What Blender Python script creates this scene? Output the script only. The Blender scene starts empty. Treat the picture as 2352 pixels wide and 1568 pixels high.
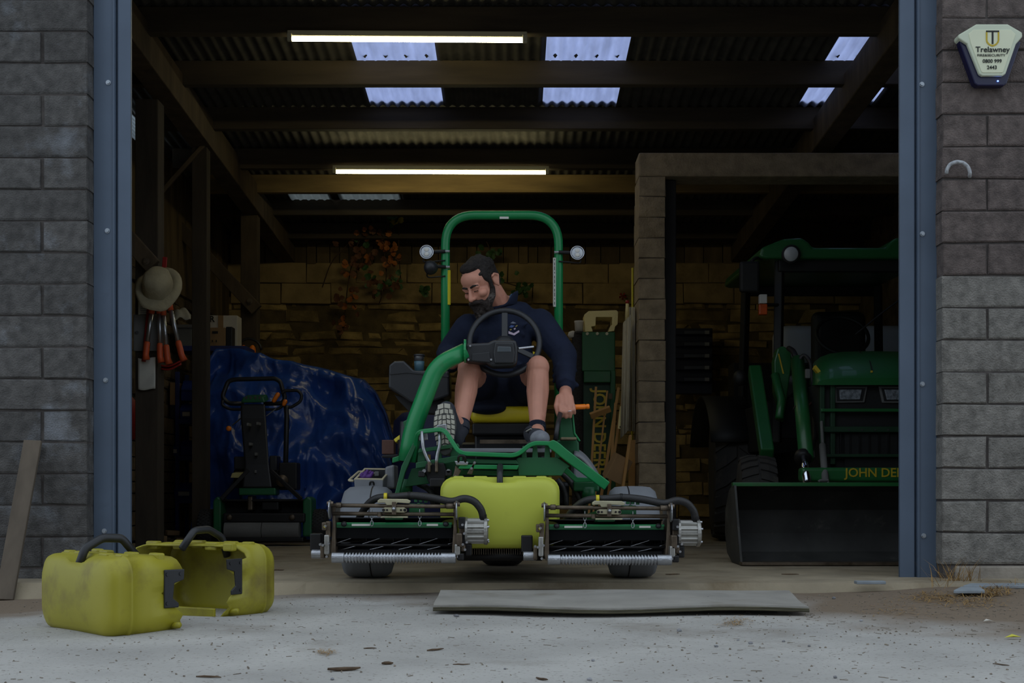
import bpy, bmesh, math, random
from mathutils import Vector as V, Matrix, Euler, Quaternion
random.seed(7)
rnd = random.Random(7)
PI = math.pi
SC = bpy.context.scene
COL = SC.collection

# ------------------------------------------------------------------ camera, sky, exposure
F, CX, HY, HC = 2890.0, 1176.0, 1125.0, 0.415      # focal length and horizon in pixels of a 2352x1568 frame, eye height in m
cam = bpy.data.cameras.new('camera')
cam.sensor_width = 36.0
cam.sensor_fit = 'HORIZONTAL'
cam.lens = F / 2352.0 * 36.0
cam.shift_y = (HY - 784.0) / 2352.0
cam.dof.use_dof = False
cam_o = bpy.data.objects.new('camera', cam)
cam_o.location = (0, 0, HC)
cam_o.rotation_euler = (PI / 2, 0, 0)
COL.objects.link(cam_o)
SC.camera = cam_o

world = bpy.data.worlds.new('overcast_sky')
SC.world = world
world.use_nodes = True
bg = world.node_tree.nodes['Background']
bg.inputs[0].default_value = (0.76, 0.87, 1.0, 1)
bg.inputs[1].default_value = 1.0

SC.view_settings.view_transform = 'Standard'
SC.view_settings.look = 'None'
SC.view_settings.exposure = 0.0
SC.view_settings.gamma = 1.0
SC.view_settings.use_curve_mapping = False
TUBE_POWER = 26.0                                    # emission strength of the two fluorescent tubes


def P(x, y, Y):
    """the point at depth Y that stands at pixel (x, y)"""
    return V(((x - CX) * Y / F, Y, HC + (HY - y) * Y / F))


def S(Y):
    return F / Y


# ------------------------------------------------------------------ materials
def srgb(r, g, b):
    def f(c):
        c /= 255.0
        return c / 12.92 if c <= 0.04045 else ((c + 0.055) / 1.055) ** 2.4
    return (f(r), f(g), f(b))


MATS = {}


def mat(name, col, rough=0.6, metal=0.0, var=0.18, scale=6.0, bump=0.0, bscale=60.0, spec=0.5, dirt=None, dscale=3.0,
        damt=0.5, pv=0.0, stretch=None, alpha=None, emit=None, estr=0.0, coat=0.0):
    """procedural material: world-space noise over a base colour, optional second colour in patches, fine bump, per-object value change"""
    if name in MATS:
        return MATS[name]
    m = bpy.data.materials.new(name)
    m.use_nodes = True
    nt = m.node_tree
    N, L = nt.nodes, nt.links
    b = N['Principled BSDF']
    geo = N.new('ShaderNodeNewGeometry')
    src = geo.outputs['Position']
    if stretch:
        mp = N.new('ShaderNodeMapping')
        mp.inputs['Scale'].default_value = stretch
        L.new(src, mp.inputs['Vector'])
        src = mp.outputs[0]
    n1 = N.new('ShaderNodeTexNoise')
    n1.inputs['Scale'].default_value = scale
    n1.inputs['Detail'].default_value = 6
    L.new(src, n1.inputs['Vector'])
    r1 = N.new('ShaderNodeMapRange')
    r1.inputs['From Min'].default_value = 0.3
    r1.inputs['From Max'].default_value = 0.7
    r1.inputs['To Min'].default_value = 1 - var
    r1.inputs['To Max'].default_value = 1 + var
    L.new(n1.outputs['Fac'], r1.inputs['Value'])
    mul = N.new('ShaderNodeVectorMath')
    mul.operation = 'SCALE'
    mul.inputs[0].default_value = col
    L.new(r1.outputs[0], mul.inputs['Scale'])
    out = mul.outputs[0]
    if dirt:
        n2 = N.new('ShaderNodeTexNoise')
        n2.inputs['Scale'].default_value = dscale
        n2.inputs['Detail'].default_value = 8
        n2.inputs['Roughness'].default_value = 0.65
        L.new(src, n2.inputs['Vector'])
        r2 = N.new('ShaderNodeMapRange')
        r2.inputs['From Min'].default_value = 0.72 - 0.4 * damt
        r2.inputs['From Max'].default_value = 0.92 - 0.4 * damt
        r2.clamp = True
        L.new(n2.outputs['Fac'], r2.inputs['Value'])
        mx = N.new('ShaderNodeMix')
        mx.data_type = 'RGBA'
        L.new(r2.outputs[0], mx.inputs['Factor'])
        L.new(out, mx.inputs['A'])
        mx.inputs['B'].default_value = (*dirt, 1)
        out = mx.outputs['Result']
    if pv:
        oi = N.new('ShaderNodeObjectInfo')
        r3 = N.new('ShaderNodeMapRange')
        r3.inputs['To Min'].default_value = 1 - pv
        r3.inputs['To Max'].default_value = 1 + pv
        L.new(oi.outputs['Random'], r3.inputs['Value'])
        m2 = N.new('ShaderNodeVectorMath')
        m2.operation = 'SCALE'
        L.new(out, m2.inputs[0])
        L.new(r3.outputs[0], m2.inputs['Scale'])
        out = m2.outputs[0]
    L.new(out, b.inputs['Base Color'])
    b.inputs['Roughness'].default_value = rough
    b.inputs['Metallic'].default_value = metal
    b.inputs['Specular IOR Level'].default_value = spec
    b.inputs['Coat Weight'].default_value = coat
    if bump:
        n3 = N.new('ShaderNodeTexNoise')
        n3.inputs['Scale'].default_value = bscale
        n3.inputs['Detail'].default_value = 5
        L.new(src, n3.inputs['Vector'])
        bp = N.new('ShaderNodeBump')
        bp.inputs['Strength'].default_value = bump
        bp.inputs['Distance'].default_value = 0.01
        L.new(n3.outputs['Fac'], bp.inputs['Height'])
        L.new(bp.outputs[0], b.inputs['Normal'])
    if emit:
        b.inputs['Emission Color'].default_value = (*emit, 1)
        b.inputs['Emission Strength'].default_value = estr
    MATS[name] = m
    return m


def translucent(name, col, frac=0.5):
    """dirty translucent sheet: scatters the daylight behind it, lets no clear view through"""
    m = bpy.data.materials.new(name)
    m.use_nodes = True
    N, L = m.node_tree.nodes, m.node_tree.links
    N.remove(N['Principled BSDF'])
    out = N['Material Output']
    t = N.new('ShaderNodeBsdfTranslucent')
    d = N.new('ShaderNodeBsdfDiffuse')
    nz = N.new('ShaderNodeTexNoise')
    nz.inputs['Scale'].default_value = 5
    nz.inputs['Detail'].default_value = 5
    geo = N.new('ShaderNodeNewGeometry')
    mp = N.new('ShaderNodeMapping')
    mp.inputs['Scale'].default_value = (3, .6, 1)
    L.new(geo.outputs['Position'], mp.inputs[0])
    L.new(mp.outputs[0], nz.inputs['Vector'])
    r = N.new('ShaderNodeMapRange')
    r.inputs['From Min'].default_value = .3
    r.inputs['From Max'].default_value = .7
    r.inputs['To Min'].default_value = .8
    r.inputs['To Max'].default_value = 1.12
    L.new(nz.outputs['Fac'], r.inputs[0])
    sc = N.new('ShaderNodeVectorMath')
    sc.operation = 'SCALE'
    sc.inputs[0].default_value = col
    L.new(r.outputs[0], sc.inputs['Scale'])
    L.new(sc.outputs[0], t.inputs[0])
    L.new(sc.outputs[0], d.inputs[0])
    mx = N.new('ShaderNodeMixShader')
    mx.inputs[0].default_value = frac
    L.new(d.outputs[0], mx.inputs[1])
    L.new(t.outputs[0], mx.inputs[2])
    L.new(mx.outputs[0], out.inputs[0])
    MATS[name] = m
    return m


def glass(name, tint=(0.8, 0.85, 0.85), gl=0.08):
    m = bpy.data.materials.new(name)
    m.use_nodes = True
    N, L = m.node_tree.nodes, m.node_tree.links
    N.remove(N['Principled BSDF'])
    out = N['Material Output']
    t = N.new('ShaderNodeBsdfTransparent')
    t.inputs[0].default_value = (*tint, 1)
    g = N.new('ShaderNodeBsdfGlossy')
    g.inputs['Roughness'].default_value = 0.03
    mx = N.new('ShaderNodeMixShader')
    mx.inputs[0].default_value = gl
    L.new(t.outputs[0], mx.inputs[1])
    L.new(g.outputs[0], mx.inputs[2])
    L.new(mx.outputs[0], out.inputs[0])
    MATS[name] = m
    return m


def emission(name, col, strength):
    m = bpy.data.materials.new(name)
    m.use_nodes = True
    b = m.node_tree.nodes['Principled BSDF']
    b.inputs['Base Color'].default_value = (.9, .9, .85, 1)
    b.inputs['Emission Color'].default_value = (*col, 1)
    b.inputs['Emission Strength'].default_value = strength
    MATS[name] = m
    return m


# ------------------------------------------------------------------ mesh building
def frame(d):
    d = V(d).normalized()
    a = V((0, 0, 1)) if abs(d.z) < 0.9 else V((1, 0, 0))
    u = d.cross(a).normalized()
    return u, u.cross(d).normalized() * -1


class MB:
    def __init__(s):
        s.v, s.f = [], []

    def add(s, vs, fs):
        o = len(s.v)
        s.v += [tuple(p) for p in vs]
        s.f += [tuple(i + o for i in f) for f in fs]
        return s

    def box(s, c, d, R=None):
        c = V(c)
        vs = []
        for z in (-.5, .5):
            for y in (-.5, .5):
                for x in (-.5, .5):
                    p = V((x * d[0], y * d[1], z * d[2]))
                    if R is not None:
                        p = R @ p
                    vs.append(c + p)
        return s.add(vs, [(0, 2, 3, 1), (4, 5, 7, 6), (0, 1, 5, 4), (2, 6, 7, 3), (0, 4, 6, 2), (1, 3, 7, 5)])

    def bar(s, a, b, w, h, up=(0, 0, 1)):
        """rectangular bar from a to b, w across, h along up"""
        a, b = V(a), V(b)
        d = (b - a).normalized()
        u = d.cross(V(up))
        if u.length < 1e-4:
            u = d.cross(V((1, 0, 0)))
        u.normalize()
        n = u.cross(d).normalized()
        R = Matrix((u, d, n)).transposed()
        return s.box((a + b) / 2, (w, (b - a).length, h), R)

    def cyl(s, a, b, r, r2=None, n=16, cap=True):
        a, b = V(a), V(b)
        r2 = r if r2 is None else r2
        u, w = frame(b - a)
        vs = []
        for p, q in ((a, r), (b, r2)):
            for i in range(n):
                t = 2 * PI * i / n
                vs.append(p + u * (q * math.cos(t)) + w * (q * math.sin(t)))
        fs = [(i, (i + 1) % n, n + (i + 1) % n, n + i) for i in range(n)]
        if cap:
            fs += [tuple(reversed(range(n))), tuple(range(n, 2 * n))]
        return s.add(vs, fs)

    def tube(s, pts, r, n=10, closed=False, cap=True, flat=1.0):
        pts = [V(p) for p in pts]
        m = len(pts)
        rs = r if isinstance(r, (list, tuple)) else [r] * m
        T = []
        for i in range(m):
            if closed:
                d = pts[(i + 1) % m] - pts[i - 1]
            else:
                d = pts[min(i + 1, m - 1)] - pts[max(i - 1, 0)]
            T.append(d.normalized())
        u, w = frame(T[0])
        vs = []
        for i in range(m):
            u = (u - T[i] * u.dot(T[i])).normalized()
            w = T[i].cross(u)
            for k in range(n):
                t = 2 * PI * k / n
                vs.append(pts[i] + u * (rs[i] * math.cos(t)) + w * (rs[i] * flat * math.sin(t)))
        fs = []
        for i in range(m if closed else m - 1):
            j = (i + 1) % m
            for k in range(n):
                fs.append((i * n + k, i * n + (k + 1) % n, j * n + (k + 1) % n, j * n + k))
        if cap and not closed:
            fs += [tuple(reversed(range(n))), tuple(range((m - 1) * n, m * n))]
        return s.add(vs, fs)

    def ell(s, c, r, R=None, nu=16, nv=10):
        c = V(c)
        if not isinstance(r, (list, tuple, V)):
            r = (r, r, r)
        vs = [V((0, 0, -1))]
        for j in range(1, nv):
            t = -PI / 2 + PI * j / nv
            for i in range(nu):
                a = 2 * PI * i / nu
                vs.append(V((math.cos(t) * math.cos(a), math.cos(t) * math.sin(a), math.sin(t))))
        vs.append(V((0, 0, 1)))
        q = []
        for p in vs:
            p = V((p.x * r[0], p.y * r[1], p.z * r[2]))
            q.append(c + (R @ p if R is not None else p))
        fs = []
        for i in range(nu):
            fs.append((0, 1 + (i + 1) % nu, 1 + i))
        for j in range(nv - 2):
            for i in range(nu):
                a = 1 + j * nu
                fs.append((a + i, a + (i + 1) % nu, a + nu + (i + 1) % nu, a + nu + i))
        e = len(q) - 1
        a = 1 + (nv - 2) * nu
        for i in range(nu):
            fs.append((a + i, a + (i + 1) % nu, e))
        return s.add(q, fs)

    def lathe(s, o, axis, prof, n=24, cap=True):
        """prof: list of (distance along axis, radius)"""
        o, ax = V(o), V(axis).normalized()
        u, w = frame(ax)
        vs = []
        for h, r in prof:
            for k in range(n):
                t = 2 * PI * k / n
                vs.append(o + ax * h + u * (r * math.cos(t)) + w * (r * math.sin(t)))
        fs = []
        for i in range(len(prof) - 1):
            for k in range(n):
                fs.append((i * n + k, i * n + (k + 1) % n, (i + 1) * n + (k + 1) % n, (i + 1) * n + k))
        if cap:
            fs += [tuple(reversed(range(n))), tuple(range((len(prof) - 1) * n, len(prof) * n))]
        return s.add(vs, fs)

    def prism(s, pts, d):
        pts = [V(p) for p in pts]
        d = V(d)
        n = len(pts)
        vs = pts + [p + d for p in pts]
        fs = [tuple(range(n)), tuple(reversed(range(n, 2 * n)))]
        fs += [(i, n + i, n + (i + 1) % n, (i + 1) % n) for i in range(n)]
        return s.add(vs, fs)

    def loft(s, rings, cap=True, closed=True):
        n = len(rings[0])
        vs = [p for r in rings for p in r]
        fs = []
        for i in range(len(rings) - 1):
            for k in range(n if closed else n - 1):
                fs.append((i * n + k, i * n + (k + 1) % n, (i + 1) * n + (k + 1) % n, (i + 1) * n + k))
        if cap and closed:
            fs += [tuple(reversed(range(n))), tuple(range((len(rings) - 1) * n, len(rings) * n))]
        return s.add(vs, fs)

    def grid(s, fn, nu, nv):
        vs = [fn(i / nu, j / nv) for j in range(nv + 1) for i in range(nu + 1)]
        fs = []
        for j in range(nv):
            for i in range(nu):
                a = j * (nu + 1) + i
                fs.append((a, a + 1, a + nu + 2, a + nu + 1))
        return s.add(vs, fs)

    def capsule(s, a, b, r, r2=None, n=14):
        """tapered limb piece with round ends"""
        r2 = r if r2 is None else r2
        a, b = V(a), V(b)
        d = (b - a).normalized()
        L = (b - a).length
        prof = [(-r * math.cos(t), r * math.sin(t)) for t in (0.02, .5, 1.0, PI / 2)]
        prof += [(L + r2 * math.cos(t), r2 * math.sin(t)) for t in (PI / 2, 1.0, .5, .02)]
        return s.lathe(a, d, prof, n)

    def build(s, name, m, parent=None, smooth=False, bevel=0.0, seg=2, sub=0, remesh=0.0, smoothit=0, label=None, solid=0.0,
              recalc=True, merge=0.0):
        org = ORG.get(parent.name, V((0, 0, 0))) if parent else None
        vs = s.v
        if parent is None:
            xs = [p[0] for p in vs]
            ys = [p[1] for p in vs]
            zs = [p[2] for p in vs]
            org = V(((min(xs) + max(xs)) / 2, (min(ys) + max(ys)) / 2, min(zs)))
        me = bpy.data.meshes.new(name)
        me.from_pydata([(p[0] - org.x, p[1] - org.y, p[2] - org.z) for p in vs], [], s.f)
        if recalc:
            bm = bmesh.new()
            bm.from_mesh(me)
            if merge:
                bmesh.ops.remove_doubles(bm, verts=bm.verts, dist=merge)
            bmesh.ops.recalc_face_normals(bm, faces=bm.faces)
            bm.to_mesh(me)
            bm.free()
        if smooth:
            me.polygons.foreach_set('use_smooth', [True] * len(me.polygons))
        if m is not None:
            me.materials.append(m)
        o = bpy.data.objects.new(name, me)
        COL.objects.link(o)
        if parent:
            o.parent = parent
            ORG[o.name] = org
        else:
            o.location = org
            ORG[o.name] = org
        if solid:
            md = o.modifiers.new('thickness', 'SOLIDIFY')
            md.thickness = solid
            md.offset = 0
        if remesh:
            md = o.modifiers.new('skin', 'REMESH')
            md.mode = 'VOXEL'
            md.voxel_size = remesh
            md.use_smooth_shade = True
        if smoothit:
            md = o.modifiers.new('soften', 'SMOOTH')
            md.factor = 0.5
            md.iterations = smoothit
        if bevel:
            md = o.modifiers.new('edge', 'BEVEL')
            md.width = bevel
            md.segments = seg
            md.limit_method = 'ANGLE'
            md.angle_limit = math.radians(35)
        if sub:
            md = o.modifiers.new('round', 'SUBSURF')
            md.levels = sub
            md.render_levels = sub
        if label:
            o['label'] = label
        return o


ORG = {}


def tag(o, label=None, cat=None, group=None, kind=None):
    if label:
        o['label'] = label
    if cat:
        o['category'] = cat
    if group:
        o['group'] = group
    if kind:
        o['kind'] = kind
    return o


def thing(name, label, cat, loc=(0, 0, 0), group=None, kind=None, local=False):
    o = bpy.data.objects.new(name, None)
    o.empty_display_size = 0.1
    COL.objects.link(o)
    o.location = loc
    ORG[o.name] = V((0, 0, 0)) if local else V(loc)
    return tag(o, label, cat, group, kind)


def struct(name, loc=(0, 0, 0), label=None):
    return thing(name, label, None, loc, kind='structure')


def text(name, body, loc, size, m, parent, rot=(PI / 2, 0, 0), extrude=0.0006, align='CENTER', bold=0.0, sx=1.0):
    """lettering as real flat geometry (turned to a mesh)"""
    c = bpy.data.curves.new(name, 'FONT')
    c.body = body
    c.size = size
    c.extrude = extrude
    c.offset = bold
    c.align_x = align
    c.align_y = 'CENTER'
    c.resolution_u = 3
    tmp = bpy.data.objects.new('tmp_text', c)
    COL.objects.link(tmp)
    dg = bpy.context.evaluated_depsgraph_get()
    me = bpy.data.meshes.new_from_object(tmp.evaluated_get(dg))
    bpy.data.objects.remove(tmp)
    me.name = name
    R = rot if isinstance(rot, Matrix) else Euler(rot).to_matrix()
    M = R.to_4x4() @ Matrix.Diagonal((sx, 1, 1, 1))
    me.transform(M)
    me.materials.clear()
    me.materials.append(m)
    o = bpy.data.objects.new(name, me)
    COL.objects.link(o)
    o.parent = parent
    o.location = V(loc) - ORG.get(parent.name, V((0, 0, 0)))
    return o


def inst(src_mesh, name, parent, loc, rot=None, scale=(1, 1, 1), m=None):
    """one more piece that shares a mesh; loc in world space"""
    o = bpy.data.objects.new(name, src_mesh)
    COL.objects.link(o)
    o.parent = parent
    o.location = V(loc) - (ORG.get(parent.name, V((0, 0, 0))) if parent else V((0, 0, 0)))
    if rot is not None:
        o.rotation_euler = rot
    o.scale = scale
    return o


def arc(c, r, a0, a1, n, u=(1, 0, 0), w=(0, 0, 1)):
    c, u, w = V(c), V(u), V(w)
    return [c + u * (r * math.cos(a0 + (a1 - a0) * i / n)) + w * (r * math.sin(a0 + (a1 - a0) * i / n)) for i in range(n + 1)]


def roundpath(pts, r, n=5):
    """polyline with rounded corners"""
    pts = [V(p) for p in pts]
    out = [pts[0]]
    for i in range(1, len(pts) - 1):
        a, b, c = pts[i - 1], pts[i], pts[i + 1]
        k = min(r, (a - b).length * .45, (c - b).length * .45)
        p, q = b + (a - b).normalized() * k, b + (c - b).normalized() * k
        for j in range(n + 1):
            t = j / n
            out.append(p * (1 - t) ** 2 + b * (2 * t * (1 - t)) + q * t * t)
    out.append(pts[-1])
    return out


def copy_tree(o, parent=None):
    c = o.copy()
    COL.objects.link(c)
    c.parent = parent
    ORG[c.name] = ORG.get(o.name, V((0, 0, 0)))
    for ch in list(o.children):
        copy_tree(ch, c)
    return c
# ------------------------------------------------------------------ palette
M_block_l = mat('dark_concrete_block', srgb(84, 82, 80), .95, var=.35, scale=22, bump=.9, bscale=140, dirt=srgb(138, 143, 150), dscale=2.6, damt=.42, pv=.14)
M_block_r = mat('brown_concrete_block', srgb(98, 88, 84), .95, var=.35, scale=25, bump=.9, bscale=140, dirt=srgb(80, 73, 70), dscale=7, damt=.35, pv=.1)
M_block_r2 = mat('pale_concrete_block', srgb(124, 121, 115), .95, var=.32, scale=25, bump=1.0, bscale=120, dirt=srgb(96, 91, 85), dscale=6, damt=.3, pv=.08)
M_mortar = mat('mortar', srgb(80, 75, 72), .95, var=.3, scale=18, bump=.6)
M_steel_post = mat('blue_grey_paint', srgb(82, 96, 114), .55, var=.1, scale=4, dirt=srgb(64, 74, 86), dscale=2, damt=.25)
M_wood_old = mat('old_timber', srgb(76, 63, 46), .85, var=.35, scale=9, bump=.35, bscale=30, stretch=(1, 1, .25), pv=.2)
M_purlin = mat('purlin_timber', srgb(64, 54, 40), .85, var=.35, scale=9, bump=.3, bscale=30, stretch=(.15, 1, 1), pv=.2)
M_purlin_lit = mat('lamplit_purlin_timber', srgb(128, 106, 66), .85, var=.35, scale=9, bump=.3, bscale=30, stretch=(.15, 1, 1))  # lamp glow put into the timber colour, for the purlin behind the lamp
M_roof = mat('grey_fibre_cement', srgb(74, 71, 64), .9, var=.3, scale=7, dirt=srgb(50, 48, 44), dscale=2, damt=.5)
M_rooflight = translucent('rooflight_plastic', (0.50, 0.56, 0.86), .75)
M_cladlight = translucent('window_plastic', (0.80, 0.90, 0.95), .75)
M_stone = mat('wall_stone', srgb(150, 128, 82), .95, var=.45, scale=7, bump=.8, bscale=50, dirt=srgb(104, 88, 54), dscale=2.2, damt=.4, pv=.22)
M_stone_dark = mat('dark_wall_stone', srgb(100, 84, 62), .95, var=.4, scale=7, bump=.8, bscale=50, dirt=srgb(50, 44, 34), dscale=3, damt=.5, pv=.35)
M_stonebed = mat('stone_joint', srgb(92, 78, 50), .95, var=.4, scale=9, bump=.6)
M_render = mat('cement_render', srgb(150, 128, 88), .95, var=.25, scale=5, bump=.4, bscale=30, dirt=srgb(110, 94, 62), dscale=3, damt=.45, pv=.08)
M_plank = mat('dark_plank', srgb(96, 80, 54), .9, var=.35, scale=9, stretch=(1, 1, .2), pv=.35)
M_floor = mat('dusty_floor', srgb(150, 138, 116), .95, var=.22, scale=4, bump=.35, bscale=40, dirt=srgb(116, 100, 76), dscale=2.5, damt=.5)
M_concrete = mat('grey_concrete', srgb(150, 142, 130), .95, var=.25, scale=8, bump=.4, bscale=50, dirt=srgb(112, 100, 86), dscale=3, damt=.4)
M_dark = mat('dark_void', srgb(52, 47, 42), .95, var=.3)
M_bolt = mat('galvanised_bolt', srgb(170, 178, 186), .4, .8, var=.1)


def chamfer_mesh(name, w, h, d, c, jit, m, seed):
    """a block with uneven chamfered front edges; front at -Y, origin at the front centre"""
    r = random.Random(seed)
    j = lambda a: (r.random() - .5) * 2 * a
    b = MB()
    fr = [V((sx * (w / 2 - c) + j(jit), -c * .0 + j(jit * .4), sz * (h / 2 - c) + j(jit))) for sx, sz in ((-1, -1), (1, -1), (1, 1), (-1, 1))]
    ri = [V((sx * w / 2 + j(jit), c * .8, sz * h / 2 + j(jit))) for sx, sz in ((-1, -1), (1, -1), (1, 1), (-1, 1))]
    bk = [V((p.x, d, p.z)) for p in ri]
    ctr = V((0, -abs(j(jit)), 0))
    b.add(fr + ri + bk + [ctr], [(0, 1, 12), (1, 2, 12), (2, 3, 12), (3, 0, 12)] + [(i, 4 + i, 4 + (i + 1) % 4, (i + 1) % 4) for i in range(4)]
          + [(4 + i, 8 + i, 8 + (i + 1) % 4, 4 + (i + 1) % 4) for i in range(4)])
    me = bpy.data.meshes.new(name)
    me.from_pydata([tuple(p) for p in b.v], [], b.f)
    bm = bmesh.new()
    bm.from_mesh(me)
    bmesh.ops.recalc_face_normals(bm, faces=bm.faces)
    bm.to_mesh(me)
    bm.free()
    me.materials.append(m)
    return me


# ------------------------------------------------------------------ ground and floor
def ground_z(x, y):
    z = -0.045 - 0.012 * max(0, 5.6 - y) - 0.02 * max(0, -x - .8)
    z += 0.012 * math.sin(x * 1.7 + 1) * math.sin(y * 1.3) + 0.004 * math.sin(x * 6.1 + y * 4.7) + .003 * math.sin(y * 9.3 - x * 3.1)
    if x > 1.3 and y > 4.6:
        z += 0.03 * min(1, (x - 1.3) / .6) * min(1, (y - 4.6) / .8)
    return z


def ground_material():
    m = mat('yard_concrete', srgb(172, 169, 163), .92, var=.16, scale=2.2, bump=.5, bscale=55, dirt=srgb(128, 120, 108), dscale=1.3, damt=.42)
    nt = m.node_tree
    N, L = nt.nodes, nt.links
    b = N['Principled BSDF']
    prev = b.inputs['Base Color'].links[0].from_socket
    geo = N.new('ShaderNodeNewGeometry')
    # crumbs: small dark and pale grains
    v = N.new('ShaderNodeTexNoise')
    v.inputs['Scale'].default_value = 75
    v.inputs['Detail'].default_value = 3
    L.new(geo.outputs['Position'], v.inputs['Vector'])
    r = N.new('ShaderNodeMapRange')
    r.inputs['From Min'].default_value = .60
    r.inputs['From Max'].default_value = .70
    L.new(v.outputs['Fac'], r.inputs[0])
    mx = N.new('ShaderNodeMix')
    mx.data_type = 'RGBA'
    L.new(r.outputs[0], mx.inputs['Factor'])
    L.new(prev, mx.inputs['A'])
    mx.inputs['B'].default_value = (*srgb(136, 130, 122), 1)
    # bare soil by the right post and along the threshold
    sx = N.new('ShaderNodeSeparateXYZ')
    L.new(geo.outputs['Position'], sx.inputs[0])
    n2 = N.new('ShaderNodeTexNoise')
    n2.inputs['Scale'].default_value = 2.6
    n2.inputs['Detail'].default_value = 7
    L.new(geo.outputs['Position'], n2.inputs['Vector'])

    def rng(sock, a, b_):
        q = N.new('ShaderNodeMapRange')
        q.inputs['From Min'].default_value = a
        q.inputs['From Max'].default_value = b_
        L.new(sock, q.inputs[0])
        return q.outputs[0]

    def mth(op, a, b_):
        q = N.new('ShaderNodeMath')
        q.operation = op
        for i, s_ in enumerate((a, b_)):
            if isinstance(s_, (int, float)):
                q.inputs[i].default_value = s_
            else:
                L.new(s_, q.inputs[i])
        return q.outputs[0]
    right = rng(mth('ADD', sx.outputs['X'], mth('MULTIPLY', sx.outputs['Y'], .55)), 3.1, 4.4)
    lip = rng(sx.outputs['Y'], 5.0, 5.6)
    left = mth('MULTIPLY', rng(mth('MULTIPLY', sx.outputs['X'], -1), 1.0, 2.1), rng(sx.outputs['Y'], 4.2, 5.4))
    soil = mth('MAXIMUM', mth('MAXIMUM', right, mth('MULTIPLY', lip, .75)), left)
    soil = rng(mth('ADD', soil, n2.outputs['Fac']), .78, 1.3)
    mx2 = N.new('ShaderNodeMix')
    mx2.data_type = 'RGBA'
    L.new(soil, mx2.inputs['Factor'])
    L.new(mx.outputs['Result'], mx2.inputs['A'])
    mx2.inputs['B'].default_value = (*srgb(122, 106, 88), 1)
    L.new(mx2.outputs['Result'], b.inputs['Base Color'])
    return m


M_yard = ground_material()
g = MB()
g.grid(lambda u, v: (-9 + 18 * u, -9 + 14.75 * v, ground_z(-9 + 18 * u, -9 + 14.75 * v)), 150, 170)
ground = tag(g.build('ground', M_yard, smooth=True), 'dusty concrete yard in front of the shed opening', kind='structure')

b = MB()
lip = [(-4.0 + 8.0 * i / 60) for i in range(61)]
top, bot, back, backb = [], [], [], []
for x in lip:
    e = .012 * math.sin(x * 5.3) + .01 * math.sin(x * 13.1 + 1) + .006 * math.sin(x * 31)
    top.append(V((x, 5.68 + e, -.004)))
    bot.append(V((x, 5.60 + e * 1.6, -.10)))
    back.append(V((x, 13.4, 0)))
mid = [V((p.x, 5.74, 0)) for p in top]
b.loft([bot, top, mid, back], cap=False, closed=False)
floor = tag(b.build('floor', M_floor, smooth=False), 'dusty concrete slab floor inside the shed', kind='structure')

# ------------------------------------------------------------------ front walls of concrete blocks
XL, XR = (200 - CX) * 5.9 / F, (2165 - CX) * 5.9 / F


def block_wall(name, label, xin, side, base, pitch, mats, n):
    w = struct(name, (xin + side * .9, 6.0, -.1), label)
    c = MB()
    x0, x1 = sorted((xin + side * .004, xin + side * 1.75))
    c.box(((x0 + x1) / 2, 6.019, 1.6), (x1 - x0, .22, 3.5))
    c.build('mortar', M_mortar, w)
    cache = {}
    for k in range(n):
        z = base + pitch * k
        first = .205 if k % 2 else .43
        x = xin
        first_in = True
        while abs(x - xin) < 1.6:
            L = first if first_in else .43
            mm = mats(k, z)
            key = (round(L, 2), mm.name, rnd.randrange(3))
            if key not in cache:
                cache[key] = chamfer_mesh('block', L, pitch - .009, .1, .006, .0035, mm, len(cache) + 5)
            o = inst(cache[key], 'block', w, (x + side * L / 2, 5.9 + rnd.uniform(-.004, .003), z + pitch / 2), (0, rnd.uniform(-.004, .004), 0))
            x += side * (L + .011)
            first_in = False
    return w


wall_left = block_wall('wall_left', 'dark weathered concrete block wall left of the opening', XL, -1, .195 - .1482 * 2, .1482, lambda k, z: M_block_l, 22)
wall_right = block_wall('wall_right', 'brown and grey concrete block wall right of the opening', XR, 1, .064, .1508,
                        lambda k, z: M_block_r if z > 1.4 else M_block_r2, 21)
c = MB()
c.box((XR + .9, 6.0, -.02), (1.68, .2, .16))
c.build('footing', M_concrete, wall_right, bevel=.01)
# header over the opening and the wall above
hd = struct('trim_1', (0, 6.1, 2.85), 'dark timber header over the opening')
MB().box((0, 6.13, 3.0), (7.6, .18, .3)).build('header_beam', M_wood_old, hd, bevel=.01)
MB().box((0, 6.1, 3.32), (7.6, .1, .34)).build('header_board', M_plank, hd)

# ------------------------------------------------------------------ steel door posts
M_recess = mat('post_groove', srgb(60, 72, 88), .7)


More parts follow.
